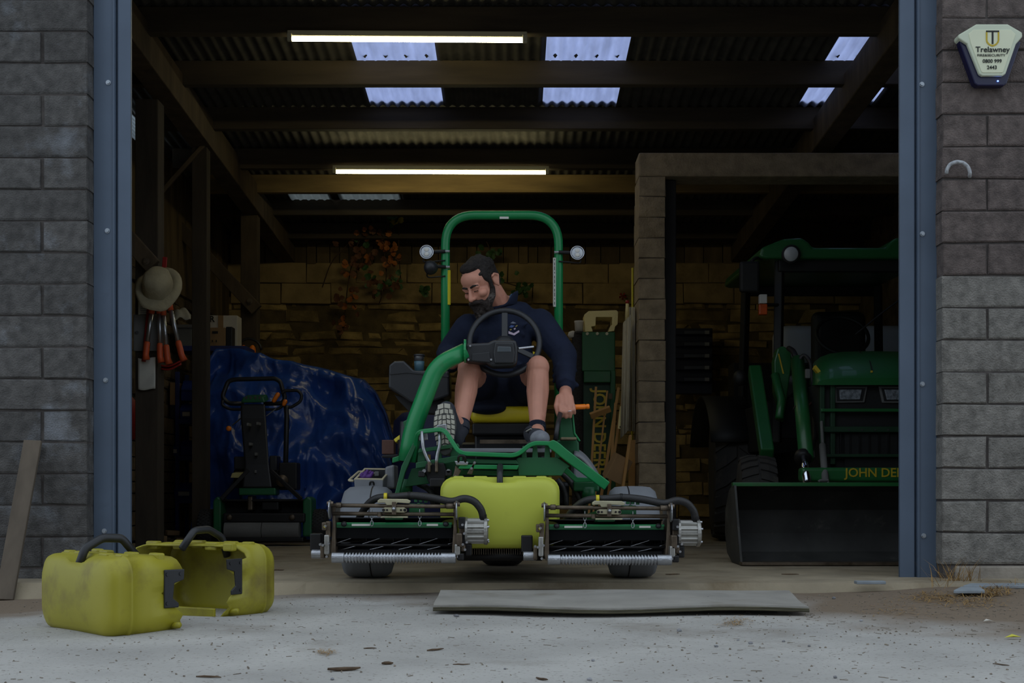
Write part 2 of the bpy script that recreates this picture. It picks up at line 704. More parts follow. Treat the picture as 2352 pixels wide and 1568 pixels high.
def door_post(side, label):
    xo, xm, xi = (214, 267, 299) if side < 0 else (2153, 2104, 2068)
    y0 = 5.99
    X = lambda px: (px - CX) * y0 / F
    t = thing('steel_door_post', label, 'post', (X(xm), y0, -.06), 'steel posts of the opening')
    z0, z1 = -.06, 3.0

    def plate(a, b_, nm, ya, m=M_steel_post):
        p = MB()
        p.box(((a + b_) / 2, (ya + 6.022) / 2, (z0 + z1) / 2), (abs(b_ - a), 6.022 - ya, z1 - z0))
        return p.build(nm, m, t, bevel=.004)
    plate(X(xo), X(xm) + side * .006, 'outer_flange', y0)
    plate(X(xm) + side * .006, X(xm) - side * .004, 'groove', y0 + .02, M_recess)
    plate(X(xm) - side * .004, X(xi), 'inner_flange', y0 + .008)
    e = MB().box((X(xm) + side * .012, y0 - .003, (z0 + z1) / 2), (.008, .008, z1 - z0))
    e.build('folded_edge', M_steel_post, t, bevel=.002)
    for py in ((190, 530, 873, 1219) if side < 0 else (194, 537, 882, 1230)):
        px = (249, 247, 243, 240)[(190, 530, 873, 1219).index(py)] if side < 0 else (2117, 2118, 2118, 2121)[(194, 537, 882, 1230).index(py)]
        c = P(px, py, y0)
        bo = MB().cyl(c, c + V((0, -.004, 0)), .012, n=16)
        bo.cyl(c + V((0, -.003, 0)), c + V((0, -.011, 0)), .0085, n=6)
        bo.build('bolt', M_bolt, t)
    return t


door_post(-1, 'blue grey steel door post at the left side of the opening')
door_post(1, 'blue grey steel door post at the right side of the opening')

# ------------------------------------------------------------------ roof: sheets, rooflights, purlins, rafters
def roof_z(y):
    return 3.49 - .07 * (y - 8)


ceiling = struct('ceiling', (0, 9, 3.4), 'corrugated shed roof seen from below with purlins and rooflights')
PITCH, AMP = .0762, .010
rows = [(5.8, 8.06), (7.96, 9.66), (9.58, 10.72), (10.64, 13.55)]
SW = PITCH * 8
light_cols = {(1, i): True for i in ()}
cols = int(7.6 / SW) + 2


def sheet(x0, x1, ya, yb, dz, name, m):
    n = int(round((x1 - x0) / PITCH * 8))

    def fn(u, v):
        x = x0 + (x1 - x0) * u
        y = ya + (yb - ya) * v
        return (x, y, roof_z(y) + dz + AMP * math.cos(2 * PI * x / PITCH))
    return MB().grid(fn, n, 1).build(name, m, ceiling, smooth=True, recalc=False)


# rooflight positions measured in the photograph, row 1
lights = [(-1.105, -.505), (.213, .815), (2.17, 2.775)]
for ri, (ya, yb) in enumerate(rows):
    dz = -.012 * (ri % 2)
    if ri != 1:
        x = -3.75
        while x < 3.75:
            if ri == 3 and -2.6 < x < -1.1:
                x += SW
                continue
            sheet(x, x + SW + .05, ya, yb, dz + rnd.uniform(0, .004), 'roof_sheet', M_roof)
            x += SW
    else:
        edges = [-3.75] + [e for l in lights for e in l] + [3.9]
        for k in range(len(edges) - 1):
            a, b_ = edges[k], edges[k + 1]
            if k % 2:
                sheet(a, b_, ya, yb, dz, 'rooflight_sheet', M_rooflight)
            else:
                nn = max(1, round((b_ - a) / SW))
                for q in range(nn):
                    sheet(a + (b_ - a) * q / nn - .02, a + (b_ - a) * (q + 1) / nn + .02, ya, yb, dz + rnd.uniform(-.003, -.001), 'roof_sheet', M_roof)
M_rl_dim = translucent('dirty_rooflight', (.13, .14, .13), .75)
for a_, b_ in ((-2.12, -1.72), (-1.64, -1.06)):
    sheet(a_, b_, 11.34, 12.3, -.018, 'rooflight_sheet', M_rl_dim)
    sheet(a_, b_, 10.64, 11.36, -.004, 'roof_sheet', M_roof)
    sheet(a_, b_, 12.24, 13.55, -.004, 'roof_sheet', M_roof)
for a_, b_ in ((-2.56, -2.10), (-1.74, -1.62), (-1.08, -.62)):
    sheet(a_, b_, 10.64, 13.55, -.004, 'roof_sheet', M_roof)
purl = [(8.0, .17), (8.83, .17), (9.7, .17), (10.63, .17), (11.32, .16), (12.06, .15), (12.85, .16)]
for y, h in [(6.6, .17), (7.3, .17)] + purl:
    zt = roof_z(y) - AMP - .004
    MB().box((.44, y, zt - h / 2), (6.6, .075, h)).build('purlin', M_purlin_lit if abs(y - 11.32) < .01 else M_purlin, ceiling, bevel=.006)
# fixing screws under the rooflights
for (a, b_) in lights:
    for k in range(4):
        x = a + (b_ - a) * (k + .6) / 4.2
        y = 8.72
        MB().lathe((x, y, roof_z(y) - .03), (0, 0, 1), [(0, .004), (.012, .012), (.016, .016), (.03, .004)], 8).build('fixing', M_dark, ceiling)


def rafter(x, ya, yb, nm, zofs=0.0):
    f = lambda y: 3.20 - .065 * (y - 8) + zofs
    return MB().bar((x, ya, f(ya) + .0), (x * .98, yb, f(yb)), .16, .24).build(nm, M_wood_old, ceiling, bevel=.008)


rafter(-2.40, 6.2, 13.3, 'rafter', .06)
rafter(2.42, 6.2, 13.3, 'rafter', .06)

# ------------------------------------------------------------------ side walls and back wall
YB = 13.2
wall_back = struct('wall_back', (0, YB, 0), 'rough stone back wall with a rendered band and planks on top')
MB().box((.3, YB + .2, 1.6), (7.2, .3, 3.2)).build('bed', M_stonebed, wall_back)
stone_meshes = [chamfer_mesh('stone', 1, 1, .6, .14, .11, M_stone, 100 + k) for k in range(10)]
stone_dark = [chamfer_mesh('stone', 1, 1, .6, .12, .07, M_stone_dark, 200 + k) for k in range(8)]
rest = MB()
z = .02
n_st = 0
while z < 2.36:
    h = rnd.choice((.055, .07, .09, .11, .14))
    x = -2.95 + rnd.uniform(-.3, 0)
    while x < 3.7:
        L = rnd.uniform(.14, .6)
        px = CX + (x + L / 2) * F / YB
        pz = HY - (z + h / 2 - HC) * F / YB
        seen = 560 < px < 1690 and pz < 1000 and not (1290 < px < 1470 and pz > 760) and not (px < 880 and pz > 830 + (px - 500) * .1)
        yy = YB + .05 + rnd.uniform(-.035, .02)
        rot = (rnd.uniform(-.05, .05), rnd.uniform(-.05, .05), rnd.uniform(-.05, .05))
        if seen and n_st < 300:
            inst(rnd.choice(stone_meshes), 'stone', wall_back, (x + L / 2, yy, z + h / 2), rot, (L - .012, .2, h - .008))
            n_st += 1
        else:
            rest.box((x + L / 2, yy + .06, z + h / 2), (L - .012, .12, h - .008), Euler(rot).to_matrix())
        x += L
    z += h
tag(rest.build('stones', M_stone, wall_back), kind='stuff')
bm_ = [chamfer_mesh('render_block', .52, .205, .12, .008, .006, M_render, 300 + k) for k in range(4)]
for r_ in range(2):
    x = -2.95 - (.26 if r_ else 0)
    while x < 3.7:
        inst(rnd.choice(bm_), 'render_block', wall_back, (x + .26, YB - .02 + rnd.uniform(-.008, .008), 2.37 + .105 + .212 * r_))
        x += .528
x = -2.95
while x < 3.7:
    w = rnd.choice((.1, .14, .16, .2))
    MB().box((x + w / 2, YB - .0 + rnd.uniform(-.02, .01), 2.95), (w - .008, .025, .34)).build('plank', M_plank, wall_back, bevel=.003)
    x += w
MB().box((0.3, YB - .06, 3.03), (7.2, .1, .09)).build('wall_plate', M_wood_old, wall_back, bevel=.006)

XS = -2.95
wall_side = struct('wall_side_left', (XS, 9.7, 0), 'dark stone and plank side wall behind the shelving')
MB().box((XS - .2, 9.7, 1.56), (.3, 7.2, 3.12)).build('bed', M_stonebed, wall_side)
rest = MB()
z = .02
while z < 2.15:
    h = rnd.uniform(.08, .14)
    y = 7.9
    while y < 13.1:
        L = rnd.uniform(.25, .6)
        rot = (rnd.uniform(-.05, .05), rnd.uniform(-.05, .05), PI / 2 + rnd.uniform(-.05, .05))
        if z > .9:
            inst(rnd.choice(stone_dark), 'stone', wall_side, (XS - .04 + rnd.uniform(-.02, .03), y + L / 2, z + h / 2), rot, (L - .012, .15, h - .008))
        else:
            rest.box((XS - .04, y + L / 2, z + h / 2), (.12, L - .02, h - .01))
        y += L
    z += h
tag(rest.build('stones', M_stone_dark, wall_side), kind='stuff')
y = 7.0
while y < 13.1:
    w = rnd.choice((.15, .2, .24))
    # leave the translucent strip free
    zt = 3.17 if 9.4 < y + w / 2 < 10.6 else 3.5
    MB().box((XS - .03 + rnd.uniform(-.01, .01), y + w / 2, (2.17 + zt) / 2), (.025, w - .008, zt - 2.17)).build('plank', M_plank, wall_side, bevel=.003)
    y += w
win = struct('window_1', (XS, 9.95, 3.17), 'small translucent daylight strip high in the side wall')
MB().grid(lambda u, v: (XS - .02 + .006 * math.sin(v * 2 * PI * 6), 9.5 + 1.0 * u, 3.17 + .18 * v), 1, 60).build('pane', M_cladlight, win, recalc=False)
wall_rs = struct('wall_side_right', (3.7, 9.7, 0), 'dark side wall beyond the tractor')
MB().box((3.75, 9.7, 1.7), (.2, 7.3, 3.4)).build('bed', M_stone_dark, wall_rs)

# partition pillar of blocks and the concrete lintel on it
pil = struct('wall_partition', (1.02, 9.2, 0), 'concrete block pillar carrying the lintel of the tractor bay')
PX0, PX1 = (1467 - CX) * 9.2 / F, (1528 - CX) * 9.2 / F
MB().box(((PX0 + PX1) / 2, 9.36, 1.35), (PX1 - PX0 - .012, .30, 2.7)).build('core', M_mortar, pil)
M_pillar = mat('brown_pillar_block', srgb(150, 134, 110), .95, var=.25, scale=14, bump=.7, bscale=70, dirt=srgb(112, 100, 84), dscale=5, damt=.35, pv=.1)
pm = [chamfer_mesh('block', PX1 - PX0, .146, .33, .005, .003, M_pillar, 400 + k) for k in range(5)]
z = 2.71 - .15 * 18
for k in range(18):
    inst(rnd.choice(pm), 'block', pil, ((PX0 + PX1) / 2 + rnd.uniform(-.004, .004), 9.2 + rnd.uniform(-.003, .003), z + .075))
    z += .15
MB().box(((PX0 + 3.6) / 2, 9.33, 2.795), (3.6 - PX0, .26, .175)).build('lintel', M_pillar, pil, bevel=.012)
MB().box((PX1 + .048, 9.34, 1.35), (.085, .12, 2.7)).build('steel_upright', mat('shaded_steel', srgb(38, 36, 36), .6, .3), pil, bevel=.005)  # door frame face, its shade put into the dark colour

# ------------------------------------------------------------------ unseen block added behind the camera to shade the low light
opp = struct('wall_shade_block', (0, -7, -.1), 'unseen block added behind the camera to shade low light')
MB().box((0, -8.0, 2.4), (18, 1.0, 5.2)).build('shade_block', M_block_r, opp)
# ------------------------------------------------------------------ ride-on greens mower
G_bright = srgb(24, 148, 92)
M_green = mat('mower_green', srgb(22, 132, 74), .38, var=.1, scale=5, dirt=srgb(60, 100, 66), dscale=5, damt=.3, coat=.15)
M_green_d = mat('deep_green', srgb(26, 92, 54), .45, var=.12, scale=5, dirt=srgb(60, 74, 52), dscale=5, damt=.35)
M_yellow = mat('catcher_yellow', srgb(190, 196, 70), .5, var=.06, scale=3, dirt=srgb(164, 164, 62), dscale=4, damt=.3)
M_yellow2 = mat('old_catcher_yellow', srgb(158, 150, 38), .5, var=.08, scale=3, dirt=srgb(116, 102, 36), dscale=4, damt=.55)
M_seat = mat('seat_yellow', srgb(214, 190, 30), .45, var=.06)
M_black = mat('black_plastic', srgb(34, 35, 38), .45, var=.12, scale=8)
M_blackm = mat('black_metal', srgb(30, 29, 30), .5, .3, var=.2)
M_hose = mat('black_hose', srgb(38, 37, 37), .5, var=.15, bump=.2, bscale=200)
M_rubber = mat('grey_rubber', srgb(116, 119, 124), .85, var=.12, scale=5, dirt=srgb(124, 122, 118), dscale=3, damt=.3)
M_rubber_d = mat('dark_rubber', srgb(40, 40, 41), .85, var=.15, scale=5)
M_steel = mat('worn_steel', srgb(176, 178, 182), .3, .9, var=.15, scale=25, bump=.15, bscale=150)
M_greasy = mat('greasy_steel', srgb(104, 92, 78), .5, .7, var=.35, scale=20, dirt=srgb(60, 48, 36), dscale=12, damt=.45)
M_cream = mat('zinc_plate', srgb(186, 180, 150), .45, .5, var=.15, scale=15, dirt=srgb(110, 96, 70), dscale=20, damt=.35)
M_chrome = mat('bright_blade', srgb(225, 230, 240), .12, 1.0, var=.03)
M_alu = mat('cast_aluminium', srgb(168, 166, 160), .42, .8, var=.15, scale=20, dirt=srgb(104, 98, 88), dscale=18, damt=.4)
M_greypl = mat('grey_plastic', srgb(124, 126, 130), .6, var=.08, scale=6, dirt=srgb(150, 144, 128), dscale=3, damt=.4)
M_sticker = mat('white_sticker', srgb(216, 214, 206), .5, var=.04)
M_ystick = mat('yellow_sticker', srgb(214, 196, 40), .5, var=.04)
M_orange = mat('orange_plastic', srgb(240, 126, 24), .4, var=.05)
M_lens = mat('lamp_lens', srgb(196, 202, 208), .12, var=.04, coat=.5)
M_brown = mat('rusty_plate', srgb(92, 62, 52), .7, .2, var=.2)

MX = -.053
mower = thing('greens_mower', 'green ride-on greens mower with two front reels and roll bar', 'mower', (MX, 6.3, 0))


def mp(b, name, m, parent=None, **k):
    return b.build(name, m, parent or mower, **k)


def wheel(cx, cy, r, w, nm, seam):
    prof = [(-w / 2, .105), (-w / 2, r * .72), (-w / 2 + .012, r * .90), (-w * .36, r * .975), (-w * .2, r * .995), (0, r), (w * .2, r * .995), (w * .36, r * .975),
            (w / 2 - .012, r * .90), (w / 2, r * .72), (w / 2, .105)]
    t = mp(MB().lathe((cx, cy, r), (1, 0, 0), prof, 40), nm, M_rubber if seam else M_rubber_d, smooth=True, bevel=0)
    MB().lathe((cx, cy, r), (1, 0, 0), [(-w * .42, .1), (-w * .42, .11), (0, .09), (w * .42, .11), (w * .42, .1)], 24).build('rim', M_seat, t, smooth=True)
    if seam:
        s = MB()
        for i in range(40):
            a0, a1 = 2 * PI * i / 40, 2 * PI * (i + 1) / 40
            x0 = cx + (.025 if cx < 0 else -.025)
            s.add([(x0 + dx, cy + (r * rr) * math.cos(a), r + (r * rr) * math.sin(a)) for a, rr, dx in
                   ((a0, 1.001, -.003), (a0, 1.001, .003), (a1, 1.001, .003), (a1, 1.001, -.003))], [(0, 1, 2, 3)])
        s.build('tread_groove', M_blackm, t)
    return t


wheel((845 - CX) * 5.95 / F, 5.97, .217, .24, 'front_wheel', True)
wheel((1453 - CX) * 5.95 / F, 5.97, .217, .232, 'front_wheel', True)
wheel(MX, 6.93, .217, .24, 'rear_wheel', False)


def pp(pts, Y):
    return [P(x, y, Y) for x, y in pts]


def plate(pts, Y, th, nm, m, parent=None, bevel=.003):
    return mp(MB().prism(pp(pts, Y), (0, th, 0)), nm, m, parent, bevel=bevel)


# chassis
mp(MB().box((MX, 6.35, .30), (.5, 1.1, .16)), 'chassis', M_blackm, bevel=.02)
mp(MB().cyl(((845 - CX) * 5.95 / F, 5.97, .217), ((1453 - CX) * 5.95 / F, 5.97, .217), .05, n=14), 'front_axle', M_green_d, smooth=True)
mp(MB().box((MX, 6.95, .5), (.5, .5, .34)), 'engine', M_blackm, bevel=.04)
mp(MB().bar((MX, 6.7, .36), (MX, 6.93, .36), .3, .12), 'rear_fork', M_green_d, bevel=.01)
mp(MB().box(P(1140, 1033, 6.15) + V((0, 0, -.012)), (.52, .62, .02)), 'foot_platform', M_greypl, bevel=.004)
# front guard bar
gp = [P(x, y, Y) for x, y, Y in ((950, 1062, 5.86), (958, 992, 5.78), (1020, 985, 5.74), (1056, 1041, 5.72), (1186, 1046, 5.72), (1222, 1017, 5.72), (1268, 1018, 5.72),
                                  (1300, 1045, 5.73), (1394, 1116, 5.78))]
gp = roundpath(gp, .03, 4)
rings = []
for i, p in enumerate(gp):
    d = (gp[min(i + 1, len(gp) - 1)] - gp[max(i - 1, 0)]).normalized()
    n = d.cross(V((0, 1, 0))).normalized()
    n = n if n.z > 0 else -n
    h = .010 + (.012 if i > len(gp) - 10 else 0)
    rings.append([p + n * h + V((0, -.016, 0)), p + n * h + V((0, .03, 0)), p - n * h + V((0, .03, 0)), p - n * h + V((0, -.016, 0))])
guard = mp(MB().loft(rings), 'front_guard', M_green, bevel=.004)
# left leg panel with openings, centre channels, right panel with slots
plate([(957, 1000), (966, 1000), (930, 1085), (915, 1140), (905, 1140), (922, 1070)], 5.80, .05, 'guard_leg', M_green_d)
for k, (pts, Y) in enumerate((([(962, 1030), (1052, 1018), (1056, 1026), (960, 1040)], 5.80), ([(955, 1062), (1060, 1044), (1062, 1058), (955, 1076)], 5.80),
                              ([(960, 1040), (978, 1038), (976, 1064), (958, 1066)], 5.83), ([(1000, 1034), (1014, 1032), (1016, 1056), (1000, 1058)], 5.83),
                              ([(1034, 1028), (1050, 1026), (1056, 1046), (1034, 1050)], 5.83), ([(945, 1076), (1062, 1058), (1062, 1100), (930, 1118)], 5.86))):
    plate(pts, Y, .012, 'footrest_panel', M_green_d)
plate([(1066, 1053), (1186, 1056), (1192, 1066), (1060, 1064)], 5.74, .03, 'front_channel', M_green_d)
plate([(1058, 1066), (1192, 1068), (1188, 1078), (1052, 1076)], 5.72, .05, 'front_channel', M_green)
plate([(1050, 1079), (1200, 1081), (1200, 1094), (1050, 1090)], 5.78, .03, 'front_channel', M_green_d)
rp = plate([(1186, 1054), (1192, 1050), (1280, 1050), (1310, 1070), (1300, 1078), (1290, 1092), (1192, 1092)], 5.75, .012, 'footrest_panel', M_green_d)
for x0, x1 in ((1200, 1208), (1224, 1234), (1252, 1262), (1276, 1284)):
    plate([(x0, 1024), (x1, 1024), (x1 + 2, 1052), (x0 - 2, 1052)], 5.752, .01, 'slot_rib', M_green_d)
plate([(1282, 1060), (1292, 1062), (1326, 1096), (1380, 1098), (1384, 1106), (1322, 1107), (1281, 1072)], 5.82, .03, 'side_brace', M_green)
mp(MB().box(P(1345, 1116, 5.95), (.12, .14, .05)), 'axle_mount', M_green_d, bevel=.008)
mp(MB().cyl(P(1352, 1118, 5.9), P(1352, 1145, 5.9), .032, n=14), 'axle_collar', M_green_d, smooth=True)
mp(MB().cyl(P(932, 1100, 5.9), P(932, 1135, 5.9), .032, n=14), 'axle_collar', M_green_d, smooth=True)
# treadle sole plate under the right footrest
mp(MB().box(P(1230, 1090, 5.79), (.085, .04, .045)), 'step_pad', M_greasy, bevel=.004)

# steering column arm
path = roundpath([P(936, 1060, 5.98), P(948, 985, 5.98), P(1003, 838, 6.0), P(1070, 806, 6.02)], .09, 7)
rs = [.046 - .006 * i / (len(path) - 1) for i in range(len(path))]
arm = mp(MB().tube(path, rs, 18), 'steering_arm', M_green, smooth=True)
plate([(926, 968), (944, 958), (958, 1050), (938, 1062)], 5.96, .02, 'arm_gusset', M_green_d, arm)
MB().cyl(P(1066, 806, 6.02), P(1071, 806, 6.02), .056, n=20).build('flange', M_green, arm)
# dash housing, display, steering wheel
dash = plate([(1068, 789), (1122, 786), (1134, 780), (1186, 781), (1190, 800), (1188, 832), (1180, 840), (1130, 842), (1118, 834), (1068, 830)], 6.0, .13, 'dash_housing', M_black, bevel=.012)
plate([(1137, 786), (1180, 787), (1183, 812), (1180, 834), (1136, 834), (1133, 810)], 5.985, .02, 'display_hood', M_black, dash, bevel=.006)
plate([(1143, 795), (1173, 796), (1174, 808), (1142, 808)], 5.982, .006, 'display', mat('display_glass', srgb(78, 84, 88), .2, var=.1), dash)
plate([(1084, 812), (1124, 808), (1126, 832), (1084, 828)], 5.99, .01, 'side_cover', M_black, dash)
for px, py in ((1080, 794), (1076, 826), (1128, 826)):
    c = P(px, py, 5.992)
    MB().cyl(c, c + V((0, -.006, 0)), .005, n=10).build('screw', M_steel, dash)
wc = P(1159, 786, 6.22)
ax = V((0, -.90, .43)).normalized()
u_, w_ = V((1, 0, 0)), ax.cross(V((1, 0, 0))).normalized()
ringp = [wc + u_ * (.173 * math.cos(t * PI / 24)) + w_ * (.186 * math.sin(t * PI / 24)) for t in range(48)]
sw = mp(MB().tube(ringp, .0145, 12, closed=True), 'steering_wheel', M_black, smooth=True)
for ang, w in ((PI / 2, .03), (PI * 1.16, .028), (-PI * .16, .028)):
    tip = wc + (u_ * math.cos(ang) * .172 + w_ * math.sin(ang) * .184)
    MB().bar(wc - ax * .01, tip, w, .009, up=ax).build('spoke', M_black, sw, bevel=.003)
MB().lathe(wc - ax * .03, ax, [(0, .05), (.02, .05), (.035, .03)], 18).build('hub', M_black, sw, smooth=True)
MB().cyl(wc - ax * .02, P(1158, 812, 6.1), .02, n=12).build('column', M_black, sw)
mp(MB().bar(P(1190, 800, 6.1), P(1226, 796, 6.14), .012, .01), 'control_stalk', M_steel, bevel=.003)

# seat
seat = mp(MB().box((MX + .02, 6.62, .80), (.36, .46, .085)), 'seat_cushion', M_seat, bevel=.034, seg=4, smooth=True)
mp(MB().box((MX + .02, 6.90, 1.0), (.36, .09, .36), Euler((-.18, 0, 0)).to_matrix()), 'seat_back', M_seat, bevel=.04, seg=4, smooth=True)
mp(MB().box((MX + .02, 6.6, .725), (.34, .4, .06)), 'seat_base', M_blackm, bevel=.01)
mp(MB().box((MX + .02, 6.65, .62), (.32, .3, .16)), 'seat_mount', M_black, bevel=.01)
mp(MB().box((MX + .04, 6.38, .66), (.30, .02, .02)), 'seat_rail', M_greasy)

# roll bar
Yr = 6.95
rp_ = roundpath([P(1023, 1010, Yr), P(1023, 494, Yr), P(1283, 494, Yr), P(1283, 1010, Yr)], .165, 10)
rops = mp(MB().tube(rp_, .0245, 18), 'roll_bar', M_green, smooth=True)
MB().box(P(1158, 500, Yr - .024), (.05, .004, .012)).build('label_plate', M_sticker, rops)
MB().box(P(1031.5, 660, Yr - .0195), (.011, .012, .19), Euler((0, 0, .9)).to_matrix()).build('warning_label', M_ystick, rops)
MB().box(P(1273.5, 648, Yr - .0195), (.011, .012, .27), Euler((0, 0, -.9)).to_matrix()).build('warning_label', M_sticker, rops)
for k in range(11):
    zz = P(1273, 598, Yr).z - k * .024
    MB().box((P(1273, 0, Yr).x, Yr - .0255, zz), (.0055, .003, .009 + .006 * (k % 3)), Euler((0, 0, -.9)).to_matrix()).build('print_line', M_blackm, rops)


def work_lamp(cx, cy, side, front=True):
    c = P(cx, cy, Yr - .05)
    d = V((0, -1, 0)) if front else V((.25, .9, -.2)).normalized()
    t = mp(MB().lathe(c - d * .045, d, [(0, .012), (.006, .026), (.03, .037), (.05, .039), (.052, .036)], 22), 'work_lamp', M_black, smooth=True)
    if front:
        MB().lathe(c + d * .004, d, [(0, .034), (.004, .030), (.006, .001)], 22).build('lens', M_lens, t, smooth=True)
        MB().tube([c + d * .008 + V((math.cos(a) * .0365, 0, math.sin(a) * .0365)) for a in [2 * PI * i / 24 for i in range(24)]], .0028, 6, closed=True).build('bezel', M_chrome, t, smooth=True)
        for dz in (.012, -.012):
            MB().ell(c + d * .01 + V((0, 0, dz)), (.013, .004, .011)).build('reflector', M_sticker, t, smooth=True)
    else:
        MB().ell(c + V((.0, -.005, .0)), (.036, .03, .034)).build('shell', M_black, t, smooth=True)
    e = P(1023 if cx < CX else 1283, cy - 2, Yr - .03)
    MB().cyl(c - d * .02 + V((0, 0, .004)), e, .010, n=10).build('bracket', M_blackm, t)
    MB().cyl(e + V((.024 * side, -.0, 0)), e + V((-.038 * side, 0, 0)), .007, n=8).build('bolt', M_steel, t)
    MB().tube(roundpath([c - d * .03, c + V((.03 * -side, .03, -.05)), e + V((0, 0, -.05))], .03, 4), .004, 6).build('wire', M_blackm, t, smooth=True)
    return t


work_lamp(980, 579, 1)
work_lamp(1326, 581, -1)
work_lamp(990, 615, 1, False)

# armrest control box with cup
cb = plate([(893, 838), (905, 829), (928, 828), (952, 851), (1032, 851), (1032, 908), (1000, 920), (945, 925), (905, 898), (892, 890)], 6.35, .24, 'control_box', M_black, bevel=.01)
plate([(895, 856), (935, 852), (1030, 862), (1030, 866), (935, 856), (895, 860)], 6.345, .01, 'moulded_seam', M_black, cb, bevel=0)
plate([(905, 905), (960, 922), (1020, 918), (1010, 950), (940, 946), (915, 920)], 6.4, .15, 'control_box_base', M_blackm, cb)
# right console, hand lever
con = mp(MB().prism(pp([(1284, 948), (1312, 946), (1318, 992), (1330, 1016), (1331, 1062), (1300, 1045), (1276, 1018), (1278, 1010), (1285, 1010)], 6.13), (0, .3, 0)), 'side_console', M_green_d, bevel=.012)
plate([(1313, 948), (1317, 946), (1322, 994), (1334, 1012), (1330, 1014), (1318, 996)], 6.125, .02, 'console_edge', M_green, con)
mp(MB().box(P(1305, 1008, 6.05), (.075, .14, .012)), 'console_top', mat('dusty_top', srgb(120, 108, 84), .9, var=.3, scale=30), bevel=.003)
LEV = [P(1276, 1010, 5.93), P(1281, 975, 5.95), P(1288, 945, 6.08), P(1292, 935, 6.1)]
lev = mp(MB().tube(roundpath(LEV, .03), .012, 10), 'hand_lever', M_black, smooth=True)
GA, GB = P(1285, 936, 6.1), P(1355, 933, 6.1)
gd = (GB - GA).normalized()
MB().lathe(GA, gd, [(0, .010), (.002, .0125), (.125, .0125), (.126, .0105), (.130, .0105), (.131, .0125), (.143, .0125), (.146, .009)], 16).build('grip', M_orange, lev, smooth=True)

# grey side fender behind the right wheel, left fender, tool tray
rf = mp(MB().grid(lambda u, v: P(1318 + 62 * u, 1046 + 70 * (u ** 1.8), 6.05 + .35 * v) + V((0, 0, .03 * math.sin(v * PI))), 10, 6), 'side_fender', M_greypl, smooth=True, solid=.012)
mp(MB().prism(pp([(1318, 1052), (1340, 1060), (1376, 1115), (1370, 1125), (1318, 1120)], 6.05), (0, .3, 0)), 'fender_face', M_greypl, bevel=.01)
mp(MB().prism(pp([(884, 1072), (906, 1066), (906, 1122), (884, 1122)], 6.1), (0, .2, 0)), 'fender_face', M_greypl, bevel=.01)
tf = [P(813, 1101, 5.98), P(880, 1102, 5.98), P(902, 1077, 6.26), P(837, 1076, 6.26)]
ti = [p.lerp((tf[0] + tf[1] + tf[2] + tf[3]) / 4, .16) for p in tf]
tray = MB()
dn = V((0, 0, -.09))
o4 = len(tf)
lower = [p.lerp((tf[0] + tf[1] + tf[2] + tf[3]) / 4, .06) + dn for p in tf]
inner = [p + V((0, 0, -.07)) for p in ti]
tray.add(tf + lower, [(0, 1, 5, 4), (1, 2, 6, 5), (2, 3, 7, 6), (3, 0, 4, 7), (4, 5, 6, 7)])
trayo = mp(tray, 'tool_tray', M_greypl, bevel=.004)
rim = MB().add(tf + ti, [(i, (i + 1) % 4, 4 + (i + 1) % 4, 4 + i) for i in range(4)])
rim.build('tray_rim', mat('beige_rim', srgb(176, 166, 138), .7, var=.1), trayo, solid=.008, bevel=.002)
inr = MB().add(ti + inner, [(i, (i + 1) % 4, 4 + (i + 1) % 4, 4 + i) for i in range(4)] + [(4, 5, 6, 7)])
inr.build('tray_well', M_black, trayo)
MB().tube(roundpath([P(812, 1104, 5.99), P(801, 1103, 5.99), P(824, 1083, 6.24), P(832, 1083, 6.24)], .01), .006, 8).build('side_handle', MATS['beige_rim'], trayo, smooth=True)
MB().tube(roundpath([P(849, 1116, 5.99), P(850, 1106, 5.97), P(858, 1106, 5.97), P(859, 1116, 5.99)], .01), .004, 6).build('latch', M_blackm, trayo, smooth=True)
mp(MB().box(P(858, 1128, 6.12), (.1, .2, .06)), 'tray_bracket', M_blackm)

# lower left control parts: brake pedals, master block, lift cylinder, yellow bar
for pts in (((969, 990), (972, 1030), (980, 1050), (990, 1068)), ((1009, 984), (1011, 1020), (1004, 1045), (1002, 1068))):
    mp(MB().tube(roundpath([P(x, y, 5.76) for x, y in pts], .02), .0085, 8), 'pedal_arm', M_steel, smooth=True)
for x, y in ((972, 996), (1016, 983)):
    plate([(x - 13, y - 7), (x + 9, y - 10), (x + 11, y + 14), (x - 10, y + 16)], 5.80, .012, 'pedal', M_steel)
plate([(978, 1064), (1020, 1062), (1026, 1084), (1024, 1104), (985, 1110), (975, 1084)], 5.78, .08, 'valve_block', M_blackm, bevel=.006)
for x, y, w, h in ((969, 1088, .03, .03), (1031, 1086, .03, .03), (986, 1072, .014, .05), (1003, 1072, .014, .05), (1005, 1108, .07, .04)):
    mp(MB().box(P(x, y, 5.77), (w, .05, h)), 'valve_fitting', M_greasy if h > .045 else M_blackm, bevel=.005)
for x, y in ((974, 1081), (1030, 1081)):
    c = P(x, y, 5.745)
    mp(MB().cyl(c, c + V((0, .02, 0)), .009, n=6), 'hex_nut', M_steel)
mp(MB().tube(roundpath([P(1053, 1066, 5.72), P(1053, 1046, 5.7), P(1068, 1046, 5.7), P(1069, 1066, 5.72)], .025, 5), .006, 8), 'lock_shackle', M_blackm, smooth=True)
plate([(1044, 1058), (1076, 1060), (1074, 1068), (1048, 1068)], 5.71, .02, 'hitch_plate', M_steel)
plate([(1046, 1068), (1060, 1080), (1050, 1098), (1040, 1094), (1044, 1080)], 5.74, .012, 'hitch_bracket', M_greasy)
plate([(1088, 1060), (1094, 1058), (1084, 1090), (1072, 1088)], 5.72, .012, 'hitch_bracket', M_greasy)
